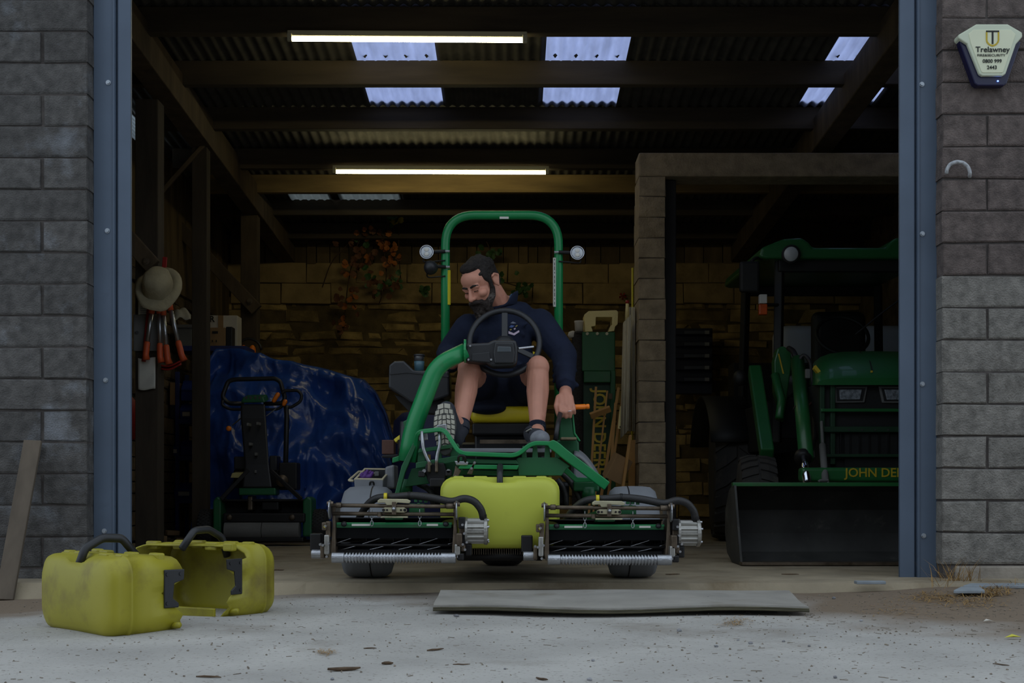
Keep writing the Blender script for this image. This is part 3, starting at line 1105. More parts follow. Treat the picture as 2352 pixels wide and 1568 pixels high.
for x, y in ((1046, 1094), (1090, 1062), (1083, 1075)):
    c = P(x, y, 5.712)
    mp(MB().cyl(c, c + V((0, .02, 0)), .006, n=8), 'bolt', M_steel)
mp(MB().cyl(P(927, 968, 6.02), P(925, 1060, 6.02), .017, n=12), 'lift_cylinder', M_black, smooth=True)
mp(MB().cyl(P(925, 1010, 6.02), P(925, 1045, 6.02), .024, n=12), 'cylinder_sleeve', M_blackm, smooth=True)
mp(MB().bar(P(908, 1014, 6.1), P(946, 986, 6.1), .02, .035, up=(0, -1, .3)), 'yellow_bar', M_ystick, bevel=.004)
mp(MB().box(P(893, 1027, 6.15), (.06, .08, .07)), 'rusty_block', M_brown, bevel=.004)
plate([(901, 1051), (918, 1046), (918, 1058), (901, 1063)], 6.0, .02, 'green_tag', M_green)
plate([(877, 1045), (925, 1042), (925, 1052), (877, 1050)], 6.1, .06, 'cross_bracket', M_blackm)
mp(MB().box(P(985, 1051, 5.84), (.016, .012, .03)), 'brass_fitting', mat('brass', srgb(170, 136, 70), .4, .6))
# hoses under the frame and the dark works behind
for pts in (((1010, 1080), (1060, 1105), (1090, 1120), (1120, 1150)), ((1290, 1085), (1310, 1105), (1330, 1140), (1338, 1165)), ((960, 1110), (990, 1125), (1000, 1160)), ((1280, 1100), (1300, 1130), (1300, 1170))):
    mp(MB().tube(roundpath([P(x, y, 5.92) for x, y in pts], .05), .014, 8), 'hydraulic_hose', M_hose, smooth=True)
mp(MB().box(P(1148, 1135, 6.05), (.66, .2, .12)), 'hydraulic_block', M_blackm, bevel=.02)

# centre cutting unit behind the wheels, only its comb shows under the catcher
cu = mp(MB().box(P(1148, 1268, 5.72), (.52, .16, .03)), 'centre_unit', M_blackm, bevel=.006)
comb = MB()
for k in range(30):
    x = P(1080 + k * 5.2, 0, 5.62).x
    comb.box((x, 5.6, P(0, 1266, 5.6).z), (.0028, .02, .026))
comb.build('comb', M_greasy, cu)
MB().cyl(P(1052, 1276, 5.62), P(1245, 1276, 5.62), .022, n=16).build('roller', M_blackm, cu, smooth=True)


# ---- a front cutting unit, built at the left place and copied to the right
def cutting_unit():
    Yf = 5.36
    u = mp(MB().box(P(905, 1212, 5.60), (.50, .02, .05)).box(P(905, 1245, 5.66), (.50, .02, .13)), 'cutting_unit', M_blackm)
    sp_ = lambda b, n, m, **k: b.build(n, m, u, **k)
    # grooved front roller
    a, e = P(762, 1280, Yf), P(1047, 1281, Yf)
    L = e.x - a.x
    prof = [(0, .0205), (.002, .023), (L * .10, .023)]
    n = 31
    for k in range(n):
        s0 = L * (.105 + .79 * k / n)
        st = L * .79 / n
        prof += [(s0, .0165), (s0 + st * .38, .0165), (s0 + st * .5, .0232), (s0 + st * .92, .0232)]
    prof += [(L * .897, .023), (L - .002, .023), (L, .0205)]
    sp_(MB().lathe(a, e - a, prof, 20), 'grooved_roller', M_steel)
    sp_(MB().cyl(P(716, 1272, 5.47), P(745, 1272, 5.47), .0205, n=18), 'rear_roller_end', M_steel, smooth=False, bevel=.002)
    # reel
    Yc = 5.52
    c0, c1 = P(772, 1236, Yc), P(1040, 1236, Yc)
    rr = .060
    rl = sp_(MB().cyl(c0, c1, .016, n=12), 'reel', M_blackm, smooth=True)
    LL = c1.x - c0.x
    for b_ in range(9):
        ring = []
        N_ = 26
        vs = []
        for i in range(N_ + 1):
            t = i / N_
            a_ = 2 * PI * b_ / 9 - t * 2.85
            for q, dx in ((rr, 0), (rr * .55, 0)):
                vs.append((c0.x + LL * t, c0.y + q * math.cos(a_), c0.z + q * math.sin(a_)))
        edges_.tube([V(v_) for v_ in vs[::2]], .0022, 5)
        blades.add(vs, [(2 * i, 2 * i + 1, 2 * i + 3, 2 * i + 2) for i in range(N_)])
    sp_(blades, 'reel_blades', M_bladed, solid=.0035, recalc=False)
    sp_(edges_, 'blade_edges', M_chrome, smooth=True)
    for t in (.02, .27, .5, .73, .98):
        x = c0.x + LL * t
        sp_(MB().cyl((x - .002, c0.y, c0.z), (x + .002, c0.y, c0.z), rr * .8, n=20), 'reel_disc', M_blackm)
    # shield behind the reel, green cross beam, bed bar
    sp_(MB().grid(lambda s_, t: (c0.x + LL * s_, Yc + .075 * math.sin(t * 2.6 - .2) + .005, c0.z + .09 * math.cos(t * 2.6 - .2)), 1, 10), 'reel_shield', M_blackm, smooth=True, solid=.004)
    sp_(MB().box(P(906, 1207, 5.47), (.50, .05, .018)), 'cross_beam', M_green_d, bevel=.004)
    sp_(MB().box(P(906, 1202, 5.455), (.50, .02, .01)), 'beam_flange', M_green, bevel=.002)
    for x0, x1 in ((808, 850), (980, 1006)):
        sp_(MB().box(P((x0 + x1) / 2, 1205, 5.443), ((x1 - x0) * 5.44 / F, .003, .009)), 'data_plate', M_sticker)
    sp_(MB().cyl(P(770, 1251, 5.44), P(1042, 1252, 5.44), .0055, n=10), 'guard_rod', M_blackm, smooth=True)
    sp_(MB().prism([P(772, 1212, 5.45), P(1040, 1212, 5.45), P(1040, 1236, 5.43), P(772, 1236, 5.43)], (0, .006, 0)), 'front_hood', mat('matt_black', srgb(15, 15, 16), .95, spec=.1))
    sp_(MB().box(P(906, 1266, 5.5), (.50, .05, .02)), 'bed_bar', M_blackm, bevel=.003)
    # parallel carrier rods, end discs
    Yr_ = 5.40
    sp_(MB().cyl(P(757, 1160, Yr_), P(1049, 1163, Yr_), .0085, n=12), 'carrier_rod', M_greasy, smooth=True)
    sp_(MB().cyl(P(764, 1179, Yr_ + .02), P(1042, 1181, Yr_ + .02), .0085, n=12), 'carrier_rod', M_greasy, smooth=True)
    for x, y in ((758, 1170), (1049, 1172)):
        c = P(x, y, Yr_)
        sp_(MB().lathe(c + V((-.004, 0, 0)), (1, 0, 0), [(0, .038), (.002, .042), (.006, .042), (.008, .038)], 22), 'end_disc', M_steel)
        sp_(MB().cyl(c + V((-.012, -.002, .026)), c + V((.014, -.002, .026)), .010, n=6), 'hex_bolt', M_greasy)
        sp_(MB().cyl(P(x, 1150, Yr_ + .0), P(x, 1158, Yr_), .008, n=8), 'stud', M_greasy)
        sp_(MB().cyl(P(x + (14 if x < 900 else -24), y - 10, Yr_), P(x + (26 if x < 900 else -8), y - 10, Yr_), .0125, n=10), 'rod_collar', M_greasy, smooth=True)
    # side plates
    for x in (766, 1045):
        sp_(MB().prism([P(x - 4, 1158, 5.42), P(x + 4, 1158, 5.42), P(x + 5, 1270, 5.42), P(x - 2, 1285, 5.42), P(x - 7, 1268, 5.42), P(x - 3, 1200, 5.42)], (0, .16, 0)), 'side_plate', M_greasy, bevel=.004)
    # clamp plates in the middle
    sp_(MB().prism([P(x, y, 5.385) for x, y in ((867, 1149), (873, 1145), (935, 1146), (943, 1150), (940, 1156), (912, 1154), (908, 1160), (888, 1160), (884, 1154), (867, 1155))], (0, .035, 0)), 'clamp_plate', M_cream, bevel=.003)
    cl = sp_(MB().prism([P(x, y, 5.39) for x, y in ((878, 1168), (884, 1165), (928, 1165), (934, 1169), (934, 1174), (928, 1177), (882, 1176), (877, 1173))], (0, .02, 0)), 'clamp_plate', M_cream, bevel=.002)
    for x in (881, 889, 921, 930):
        c = P(x, 1171, 5.388)
        sp_(MB().cyl(c, c + V((0, -.003, 0)), .0065 if x in (881, 930) else .0045, n=12), 'clamp_hole', M_blackm)
    sp_(MB().box(P(906, 1187, 5.40), (.115, .03, .006)), 'clamp_shelf', M_cream, bevel=.001)
    sp_(MB().box(P(905, 1167, 5.375), (.018, .012, .055)), 'latch_tab', M_greasy, bevel=.002)
    c = P(905, 1168, 5.37)
    sp_(MB().lathe(c, (0, -1, 0), [(0, .010), (.006, .010), (.012, .006), (.02, .006)], 12), 'latch_knob', M_steel, smooth=True)
    sp_(MB().cyl(P(872, 1176, 5.41), P(872, 1186, 5.41), .010, n=10), 'stop_nut', M_greasy)
    sp_(MB().bar(P(905, 1180, 5.45), P(908, 1190, 5.9), .08, .05), 'lift_arm', M_green_d, bevel=.006)
    sp_(MB().bar(P(940, 1168, 5.47), P(975, 1168, 5.47), .03, .045), 'arm_yoke', M_green_d, bevel=.004)
    for x, y in ((955, 1150), (966, 1150), (978, 1151), (962, 1158)):
        sp_(MB().box(P(x, y, 5.46), (.014, .02, .012)), 'grease_fitting', M_green_d, bevel=.002)
    # chains
    for x in (854, 964):
        for k in range(4):
            c = P(x, 1176 + k * 8.5, 5.43)
            pts = [c + (V((math.cos(t) * .0062, 0, math.sin(t) * .012)) if k % 2 else V((0, math.cos(t) * .0062, math.sin(t) * .012))) for t in [2 * PI * i / 12 for i in range(12)]]
            sp_(MB().tube(pts, .0021, 6, closed=True), 'chain_link', M_steel, smooth=True)
    # knobs on the beam
    for x in (790, 1024):
        sp_(MB().ell(P(x, 1203, 5.44), (.013, .012, .011)), 'rubber_bump', M_black, smooth=True)
    # hose along the top to the motor
    hp = roundpath([P(x, y, Y) for x, y, Y in ((822, 1196, 5.60), (838, 1165, 5.56), (862, 1142, 5.5), (905, 1141, 5.46), (945, 1137, 5.46), (990, 1142, 5.44), (1038, 1153, 5.43), (1066, 1143, 5.43), (1090, 1150, 5.43), (1106, 1170, 5.44), (1110, 1190, 5.45))], .06, 5)
    sp_(MB().tube(hp, .0165, 12), 'motor_hose', M_hose, smooth=True)
    sp_(MB().cyl(P(882, 1141, 5.455), P(889, 1141, 5.455), .0178, n=12), 'yellow_band', M_ystick, smooth=True)
    sp_(MB().cyl(P(937, 1138, 5.46), P(943, 1138, 5.46), .0182, n=12), 'hose_clip', M_blackm, smooth=True)
    # finned electric motor
    m0, m1 = P(1074, 1219, 5.46), P(1112, 1219, 5.46)
    R0 = .056
    star = MB()
    N_ = 28
    rg = []
    for x in (m0.x, m1.x):
        r_ = []
        for k in range(N_ * 2):
            a_ = PI * k / N_
            q = R0 if (k // 2) % 2 == 0 else R0 * .86
            r_.append(V((x, m0.y + q * math.cos(a_), m0.z + q * math.sin(a_))))
        rg.append(r_)
    star.loft(rg)
    sp_(star, 'motor', M_alu)
    sp_(MB().lathe(m1, (1, 0, 0), [(0, .060), (.014, .060), (.018, .052)], 24), 'motor_cap', M_alu, bevel=.002)
    sp_(MB().lathe(m0 + V((-.012, 0, 0)), (1, 0, 0), [(0, .054), (.002, .061), (.012, .061)], 24), 'motor_flange', M_alu)
    for a_ in (-.9, -.2, .9, 2.2, 3.6):
        c = m1 + V((.012, math.cos(a_ + 3) * .055, math.sin(a_ + 3) * .055))
        sp_(MB().cyl(c, c + V((.01, 0, 0)), .005, n=6), 'cap_bolt', M_steel)
    sp_(MB().box(P(1110, 1188, 5.455), (.03, .03, .03)), 'cable_gland', M_blackm, bevel=.004)
    # gear housings left and right
    for x, y, w, h, m, Y in ((1061, 1200, .03, .05, M_blackm, 5.43), (1062, 1215, .028, .04, M_greasy, 5.45), (1055, 1240, .026, .06, M_greasy, 5.40), (1066, 1238, .02, .05, M_blackm, 5.44),
                             (1051, 1262, .024, .05, M_alu, 5.40), (1064, 1258, .02, .03, M_greasy, 5.42), (1058, 1278, .03, .03, M_blackm, 5.40), (1076, 1262, .03, .05, M_blackm, 5.46),
                             (752, 1250, .022, .085, M_alu, 5.42), (755, 1215, .02, .07, M_greasy, 5.43), (742, 1265, .018, .06, M_greasy, 5.45), (727, 1244, .05, .075, M_blackm, 5.50), (746, 1208, .02, .035, M_greasy, 5.42)):
        sp_(MB().box(P(x, y, Y), (w, .05, h)), 'gear_housing', m, bevel=.005)
    for x, y in ((747, 1208), (754, 1248), (741, 1252), (750, 1278), (1052, 1278), (1063, 1250), (1068, 1262), (1062, 1205), (1066, 1225), (1072, 1245), (735, 1250)):
        c = P(x, y, 5.375)
        sp_(MB().cyl(c, c + V((0, .03, 0)), .0055, n=8), 'bolt', M_steel)
    c = P(746, 1209, 5.38)
    sp_(MB().ell(c, (.005, .004, .006)), 'grease_cap', M_ystick)
    return u


blades, edges_ = MB(), MB()
M_bladed = mat('dark_blade', srgb(40, 40, 44), .4, .6, var=.15)
unit_l = cutting_unit()
unit_r = copy_tree(unit_l, mower)
unit_r.location = (494 * 5.38 / F, 0, -4.5 * 5.38 / F)

# ------------------------------------------------------------------ grass catchers
M_smudge = mat('sooty_smudge', srgb(60, 58, 40), .7, var=.2)


def catcher(name, label, W, D, H, m, opened, seed, group, smudges=True):
    """moulded box: closed front at y = 0, open (and torn) towards +y; origin at the front bottom middle"""
    t = thing(name, label, 'grass catcher', (0, 0, 0), group, local=True)
    r = random.Random(seed)

    def ring(y, inset, top_drop=0.0, torn=None):
        w, h = W / 2 - inset, H / 2 - inset
        rad = min(.06, w * .4, h * .8)
        pts = []
        nC, nE = 5, 7
        def corner(cx, cz, a0):
            return [V((cx + rad * math.cos(a0 + PI / 2 * i / nC), y, cz + rad * math.sin(a0 + PI / 2 * i / nC))) for i in range(nC + 1)]
        cs = [corner(w - rad, h - rad, 0), corner(-(w - rad), h - rad, PI / 2), corner(-(w - rad), -(h - rad), PI), corner(w - rad, -(h - rad), PI * 1.5)]
        for i in range(4):
            pts += cs[i]
            p, q = cs[i][-1], cs[(i + 1) % 4][0]
            pts += [p.lerp(q, k / nE) for k in range(1, nE)]
        out = []
        for p in pts:
            z = p.z + H / 2
            yy = p.y
            if torn:
                yy = D * torn(p.x / W * 2, z / H)
            # handle recess in the top middle at the front
            if z > H * .8 and abs(p.x) < W * .13 and .005 < y < D * .2 and inset < .02:
                z -= .022 * min(1, 2.2 * (1 - abs(p.x) / (W * .13)))
            out.append(V((p.x, yy, z)))
        return out

    def torn(x, z):
        v = 1.0
        if z > .8:
            v = .78 + .16 * x + .05 * math.sin(x * 7)
        elif z < .12:
            v = .97 + .02 * math.sin(x * 9)
        else:
            v = .95 - .26 * math.exp(-((z - .50) / .15) ** 2) + .04 * math.sin(z * 31)
        return v + r.uniform(-.02, .02)
    rings = [[V((p.x * .55, -.005, H / 2 + (p.z - H / 2) * .55)) for p in ring(0, .045)], ring(.0, .045), ring(.006, .020), ring(.016, .006), ring(.034, .0), ring(.07, -.002), ring(.072, -.006), ring(.078, -.006), ring(.08, -.002), ring(D * .5, -.004)]
    rings.append(ring(D, 0, torn=torn if opened else None))
    sh = MB().loft(rings, cap=False)
    n = len(rings[0])
    c = V((0, -.006, H / 2))
    sh.add([c] + rings[0], [(0, 1 + i, 1 + (i + 1) % n) for i in range(n)])
    if not opened:
        sh.add([V((0, D, H / 2))] + rings[-1], [(0, 1 + i, 1 + (i + 1) % n) for i in range(n)])
    body = sh.build('shell', m, t, smooth=True, solid=.006, merge=.0003)
    if opened:
        MB().box((0, D * .99, .022), (W * .8, .014, .034)).build('bottom_lip', m, body, bevel=.004)
    # raised bosses on the top
    for k, (x, y) in enumerate(((-.36, .3), (-.17, .28), (.17, .28), (.36, .3), (-.17, .62), (.17, .62), (-.4, .72), (.4, .72))):
        b_ = MB().box((x * W, y * D, H - .002), (.062 if k % 3 else .048, .03, .03))
        b_.build('boss', m, body, bevel=.006)
    MB().tube(roundpath([V((0, .014, H - .05)), V((0, .045, H + .025)), V((0, D * .40, H + .058)), V((0, D * .66, H + .055)), V((0, D * .88, H - .01))], .015, 4), .0145, 10).build('handle', M_black, body, smooth=True)
    for s_ in (-1, 1):
        MB().prism([V((s_ * (W / 2 + .002), y, z)) for y, z in ((D * .70, H * .84), (D * .98, H * .84), (D * .97, H * .70), (D * .84, H * .66), (D * .82, H * .46), (D * .9, H * .40), (D * .9, H * .34), (D * .70, H * .34))], (s_ * .007, 0, 0)).build('corner_bracket', M_black, body, bevel=.003)
        for y, z in ((D * .74, H * .78), (D * .92, H * .78), (D * .74, H * .40)):
            MB().cyl((s_ * (W / 2 + .008), y, z), (s_ * (W / 2 + .012), y, z), .006, n=8).build('rivet', M_black, body)
        MB().cyl((s_ * (W / 2 - .01), D * .86, H * .10), (s_ * (W / 2 + .03), D * .86, H * .12), .011, .009, n=10).build('pivot_peg', m, body, smooth=True)
    return t


c1 = catcher('grass_catcher', 'yellow grass catcher with bent black handle lying nearest on the yard', .52, .275, .245, M_yellow2, True, 3, 'yellow grass catchers')
ex = V((.70, -.714, 0))
ey = V((.714, .70, 0))
near = V((-1.315, 4.12, 0))
c1.location = near - ex * .275 + V((0, 0, ground_z(-1.4, 4.3) - .006))
c1.scale = (1.04, 1.0, 1.06)
c1.rotation_euler = (0, 0, math.atan2(ex.y, ex.x))
c2 = catcher('grass_catcher', 'yellow grass catcher with its torn open side facing out, behind the nearest one', .50, .30, .26, M_yellow2, True, 9, 'yellow grass catchers')
ey2 = V((-.50, -.866, 0))
ex2 = V((ey2.y, -ey2.x, 0))
corner = V((-1.075, 4.70, 0))
c2.location = corner + ex2 * .25 - ey2 * .30 + V((0, 0, ground_z(-1.2, 4.9) - .006))
c2.scale = (1.0, 1.0, 1.04)
c2.rotation_euler = (0, 0, math.atan2(ex2.y, ex2.x))
c3 = catcher('grass_catcher', 'pale yellow grass catcher mounted between the two front reels', .515, .32, .305, M_yellow, False, 5, 'yellow grass catchers')
c3.location = P(1148, 1258, 5.55)
# ------------------------------------------------------------------ the man on the mower
M_skin = mat('skin', srgb(196, 138, 116), .5, var=.08, scale=14, dirt=srgb(172, 108, 90), dscale=9, damt=.35, spec=.35)
M_skin.node_tree.nodes['Principled BSDF'].inputs['Subsurface Weight'].default_value = .06
M_skin.node_tree.nodes['Principled BSDF'].inputs['Subsurface Radius'].default_value = (.02, .008, .004)
M_fleece = mat('navy_fleece', srgb(32, 38, 56), .95, var=.12, scale=12, bump=.5, bscale=16, spec=.2)
M_shorts = mat('navy_shorts', srgb(28, 32, 46), .9, var=.15, scale=10, bump=.5, bscale=18, spec=.2)
M_hair = mat('dark_hair', srgb(40, 36, 34), .8, var=.4, scale=60, bump=.8, bscale=150, spec=.25)
M_beard = mat('greying_beard', srgb(52, 45, 42), .85, var=.4, scale=70, bump=.8, bscale=160, dirt=srgb(120, 112, 106), dscale=16, damt=.48, spec=.2)
M_sole = mat('shoe_sole', srgb(168, 164, 150), .85, var=.1, scale=30)
M_soledark = mat('sole_groove', srgb(66, 66, 64), .9, var=.1)
M_shoe = mat('dark_shoe', srgb(44, 46, 54), .85, var=.25, scale=20)
M_toe = mat('grey_toe_cap', srgb(122, 124, 130), .8, var=.2, scale=30)
M_lining = mat('blue_lining', srgb(96, 132, 168), .8, var=.1)

man = thing('person', 'man in navy fleece and shorts sitting on the green mower looking down', 'person', (MX, 6.6, .84))
hc = P(1105, 651, 6.42)
HR = Euler((0, 0, math.radians(-42))).to_matrix() @ Euler((math.radians(33), math.radians(-4), 0)).to_matrix()
HS = 1.03


def hp(x, y, z):
    return hc + HR @ (V((x, y, z)) * HS)


def hell(b, c, r, nu=18, nv=12):
    return b.ell(hp(*c), [q * HS for q in r], HR, nu, nv)


def hcap(b, a, c, r, r2=None):
    return b.capsule(hp(*a), hp(*c), r * HS, (r if r2 is None else r2) * HS)


neck0, neckb = P(1128, 668, 6.47), P(1152, 715, 6.54)
chest, belly, pelv = P(1152, 778, 6.58), P(1160, 850, 6.62), P(1152, 905, 6.66)
shR, shL = P(1075, 752, 6.54), P(1240, 738, 6.60)          # his right is at the picture's left
elR, elL = P(1030, 812, 6.60), P(1296, 815, 6.50)
wrR, wrL = P(1036, 838, 6.40), P(1299, 893, 6.22)
hipR, hipL = P(1118, 908, 6.62), P(1190, 908, 6.62)
knR, knL = P(1077, 850, 6.14), P(1236, 846, 6.14)
anR, anL = P(1058, 980, 5.98), P(1234, 985, 5.99)

b = MB()
hell(b, (0, .012, .035), (.077, .097, .094))
hell(b, (0, -.030, -.035), (.063, .066, .078))
hell(b, (0, -.064, -.092), (.034, .030, .026))
hell(b, (0, -.060, .045), (.058, .036, .045))
hcap(b, (-.042, -.080, .016), (.042, -.080, .016), .0135)
hcap(b, (0, -.092, .008), (0, -.116, -.034), .0085, .0125)
for s_ in (-1, 1):
    hell(b, (s_ * .012, -.104, -.036), (.009, .011, .009))
    hell(b, (s_ * .044, -.064, -.026), (.026, .026, .022))
    hell(b, (s_ * .031, -.082, -.001), (.0145, .010, .009))
    hell(b, (s_ * .082, .016, -.004), (.009, .019, .029))
    hcap(b, (s_ * .088, .000, .022), (s_ * .092, .016, .030), .0055)
    hcap(b, (s_ * .092, .016, .030), (s_ * .095, .037, .014), .0055)
    hcap(b, (s_ * .095, .037, .014), (s_ * .087, .018, -.034), .0055)
b.capsule(neck0, neckb, .060, .070)
b.capsule(neckb, chest, .09, .13)
b.capsule(chest, belly, .135, .14)
b.capsule(belly, pelv, .14, .15)
b.capsule(shR, shL, .06, .06)
for sh, el, wr in ((shR, elR, wrR), (shL, elL, wrL)):
    b.capsule(sh, el, .052, .042)
    b.capsule(el, wr, .042, .029)
for hi, kn, an in ((hipR, knR, anR), (hipL, knL, anL)):
    b.capsule(hi, kn + (hi - kn) * .05, .085, .060)
    b.ell(kn + V((0, -.006, .004)), (.056, .052, .06))
    b.capsule(kn, kn + (an - kn) * .36 + V((0, .025, 0)), .052, .056)
    b.capsule(kn + (an - kn) * .36 + V((0, .025, 0)), an, .056, .034)
    b.capsule(kn, an, .046, .034)
# left hand (picture right) closed on the orange grip
k = lambda x, y, Y: P(x, y, Y)
b.capsule(wrL, k(1299, 908, 6.14), .030, .034)
b.capsule(k(1288, 912, 6.12), k(1290, 930, 6.085), .020, .017)
b.capsule(k(1299, 910, 6.12), k(1302, 931, 6.08), .022, .018)
b.capsule(k(1308, 912, 6.12), k(1313, 929, 6.085), .020, .015)
for kx, ky, tx, ty in ((1286, 932, 1290, 955), (1296, 934, 1300, 958), (1307, 933, 1310, 957), (1317, 929, 1320, 949)):
    r0 = .0100 if kx != 1317 else .0085
    p0, p1, p2, p3 = k(kx, ky, 6.075), k((kx + tx) / 2 + .5, ky + 12, 6.056), k(tx, ty, 6.068), k(tx, ty - 5, 6.105)
    b.capsule(p0, p1, r0 * 1.05, r0)
    b.capsule(p1, p2, r0, r0 * .92)
    b.capsule(p2, p3, r0 * .92, r0 * .8)
b.capsule(k(1283, 912, 6.12), k(1277, 932, 6.085), .015, .012)
b.capsule(k(1277, 932, 6.085), k(1281, 950, 6.075), .012, .010)
b.capsule(k(1281, 950, 6.075), k(1283, 957, 6.078), .010, .008)
# right hand (picture left) on the control box, fingertips showing under the arm
b.capsule(wrR, k(1044, 834, 6.34), .028, .026)
for i, fx in enumerate((1042, 1048, 1054, 1060)):
    b.capsule(k(1042 + i * 3, 828 + i, 6.34), k(fx, 829 - .6 * i, 6.27), .011, .010)
    b.capsule(k(fx, 829 - .6 * i, 6.27), k(fx + 1, 835 - .6 * i, 6.25), .010, .008)
b.capsule(k(1050, 838, 6.36), k(1062, 836, 6.29), .012, .009)
# feet
for an, toe in ((anR, P(1030, 950, 5.90)), (anL, P(1236, 1003, 5.88))):
    b.capsule(an, toe, .036, .03)
body = b.build('body', M_skin, man, remesh=.0046, smoothit=2)

# hair, brows, beard
h = MB()
hell(h, (0, .022, .044), (.0800, .094, .091), 22, 14)
hell(h, (0, -.030, .100), (.056, .042, .030))
hell(h, (0, .060, .000), (.068, .055, .075))
for s_ in (-1, 1):
    hell(h, (s_ * .068, -.004, .040), (.012, .036, .040))
    hcap(h, (s_ * .074, -.010, .020), (s_ * .072, -.016, -.035), .010)
r_ = random.Random(4)
for q in range(60):
    a_, z_ = r_.uniform(0, 2 * PI), r_.uniform(.06, .135)
    rr = math.sqrt(max(0, 1 - ((z_ - .05) / .092) ** 2))
    hell(h, (.078 * rr * math.cos(a_), .022 + .092 * rr * math.sin(a_), z_ - .008), (.010, .012, .008), 8, 6)
hair = h.build('hair', M_hair, body, remesh=.0045, smoothit=1)
e = MB()
for s_ in (-1, 1):
    hcap(e, (s_ * .014, -.094, .020), (s_ * .034, -.094, .026), .0055, .0055)
    hcap(e, (s_ * .034, -.094, .026), (s_ * .052, -.082, .020), .0055, .004)
    hcap(e, (s_ * .020, -.0925, -.004), (s_ * .044, -.088, -.004), .0028, .0022)
e.build('eyebrows', M_hair, body, remesh=.003, smoothit=1)
h = MB()
hell(h, (0, -.058, -.092), (.054, .050, .044))
hell(h, (0, -.078, -.122), (.036, .030, .034))
hcap(h, (-.030, -.096, -.060), (0, -.110, -.052), .011, .012)
hcap(h, (.030, -.096, -.060), (0, -.110, -.052), .011, .012)
for s_ in (-1, 1):
    hcap(h, (s_ * .070, -.012, -.030), (s_ * .062, -.030, -.062), .013, .019)
    hcap(h, (s_ * .062, -.030, -.062), (s_ * .040, -.064, -.090), .019, .024)
    hcap(h, (s_ * .036, -.090, -.062), (s_ * .036, -.080, -.090), .013, .016)
for q in range(40):
    a_ = r_.uniform(-1.5, 1.5)
    hell(h, (.052 * math.sin(a_), -.055 - .05 * math.cos(a_), r_.uniform(-.145, -.075)), (.009, .009, .013), 8, 6)
h.build('beard', M_beard, body, remesh=.0045, smoothit=1)

# fleece
f = MB()
f.capsule(P(1150, 745, 6.57), P(1158, 830, 6.62), .150, .160)
f.capsule(P(1158, 830, 6.62), P(1160, 882, 6.64), .160, .165)
f.capsule(P(1085, 762, 6.55), P(1228, 745, 6.60), .078, .085)
f.capsule(P(1120, 730, 6.55), P(1195, 722, 6.58), .070, .070)
f.capsule(shR, elR, .074, .066)
f.capsule(elR, wrR + (elR - wrR) * .05, .064, .046)
f.capsule(shL + V((0, 0, -.01)), elL, .080, .068)
f.capsule(elL, wrL + V((0, 0, .02)), .068, .046)
f.lathe(wrL + V((0, .012, .035)), (wrL - elL), [(0, .050), (.0, .052), (.042, .048), (.042, .036)], 20)
# creases at elbows, belly and armpits
r_ = random.Random(11)
for q in range(16):
    t = r_.uniform(.1, .9)
    p = shL.lerp(elL, t) if q < 6 else elL.lerp(wrL, t)
    a_ = r_.uniform(0, 2 * PI)
    f.capsule(p + V((math.cos(a_) * .055, math.sin(a_) * .055, 0)), p + V((math.cos(a_ + 1.2) * .058, math.sin(a_ + 1.2) * .058, r_.uniform(-.04, .04))), .014, .01)
for q in range(14):
    z_ = r_.uniform(.95, 1.25)
    x_ = P(1155, 0, 6.5).x + r_.uniform(-.12, .1)
    f.capsule((x_, 6.475, z_), (x_ + r_.uniform(.04, .12), 6.48, z_ + r_.uniform(-.04, .04)), .018, .010)
fl = f.build('fleece', M_fleece, body, remesh=.007, smoothit=4)
cr = []
cc = P(1148, 708, 6.52)
for i in range(22):
    t = 2 * PI * i / 22
    cr.append((t, cc + V((.082 * math.cos(t), .078 * math.sin(t), .012 * math.cos(t) - .004))))
lo = [p for t, p in cr]
up = [p + V((.010 * math.cos(t) + .004, .008 * math.sin(t), .056 + .034 * math.cos(t - .3) + (-.045 if math.sin(t) < -.55 and math.cos(t) < .5 else 0))) for t, p in cr]
MB().loft([lo, up], cap=False).build('collar', M_fleece, fl, smooth=True, solid=.012, sub=1)
lo2 = [p.lerp(cc, .10) for p in lo]
up2 = [p.lerp(cc + V((0, 0, .05)), .12) - V((0, 0, .006)) for p in up]
MB().loft([lo2, up2], cap=False).build('collar_lining', M_lining, fl, smooth=True)
# shorts
f = MB()
f.capsule(P(1120, 905, 6.64), P(1188, 905, 6.64), .135, .135)
f.capsule(hipR, hipR.lerp(knR, .62), .112, .094)
f.capsule(hipL, hipL.lerp(knL, .62), .112, .092)
f.capsule(hipR.lerp(knR, .3) + V((.05, 0, -.03)), hipL.lerp(knL, .3) + V((-.05, 0, -.03)), .09, .09)
f.ell(P(1120, 938, 6.42), (.10, .10, .035))
r_ = random.Random(5)
for q in range(12):
    t = r_.uniform(.2, .6)
    p = hipR.lerp(knR, t) if q % 2 else hipL.lerp(knL, t)
    f.capsule(p + V((r_.uniform(-.05, .05), -.03, .075)), p + V((r_.uniform(-.06, .06), .05, .08)), .012, .012)
f.build('shorts', M_shorts, body, remesh=.007, smoothit=4)
# socks and shoes
for an, kn in ((anR, knR), (anL, knL)):
    d = (kn - an).normalized()
    MB().lathe(an - d * .02, d, [(0, .042), (.0, .044), (.045, .041), (.05, .040), (.05, .03)], 18).build('sock', M_shorts, body, smooth=True)
sR = MB()
sR.capsule(P(1046, 1004, 5.96), P(1028, 950, 5.90), .046, .043)
sR.capsule(anR, P(1046, 1000, 5.96), .047, .046)
sR.ell(P(1026, 945, 5.89), (.045, .035, .05))
sho = sR.build('shoe', M_shoe, body, remesh=.006, smoothit=3)
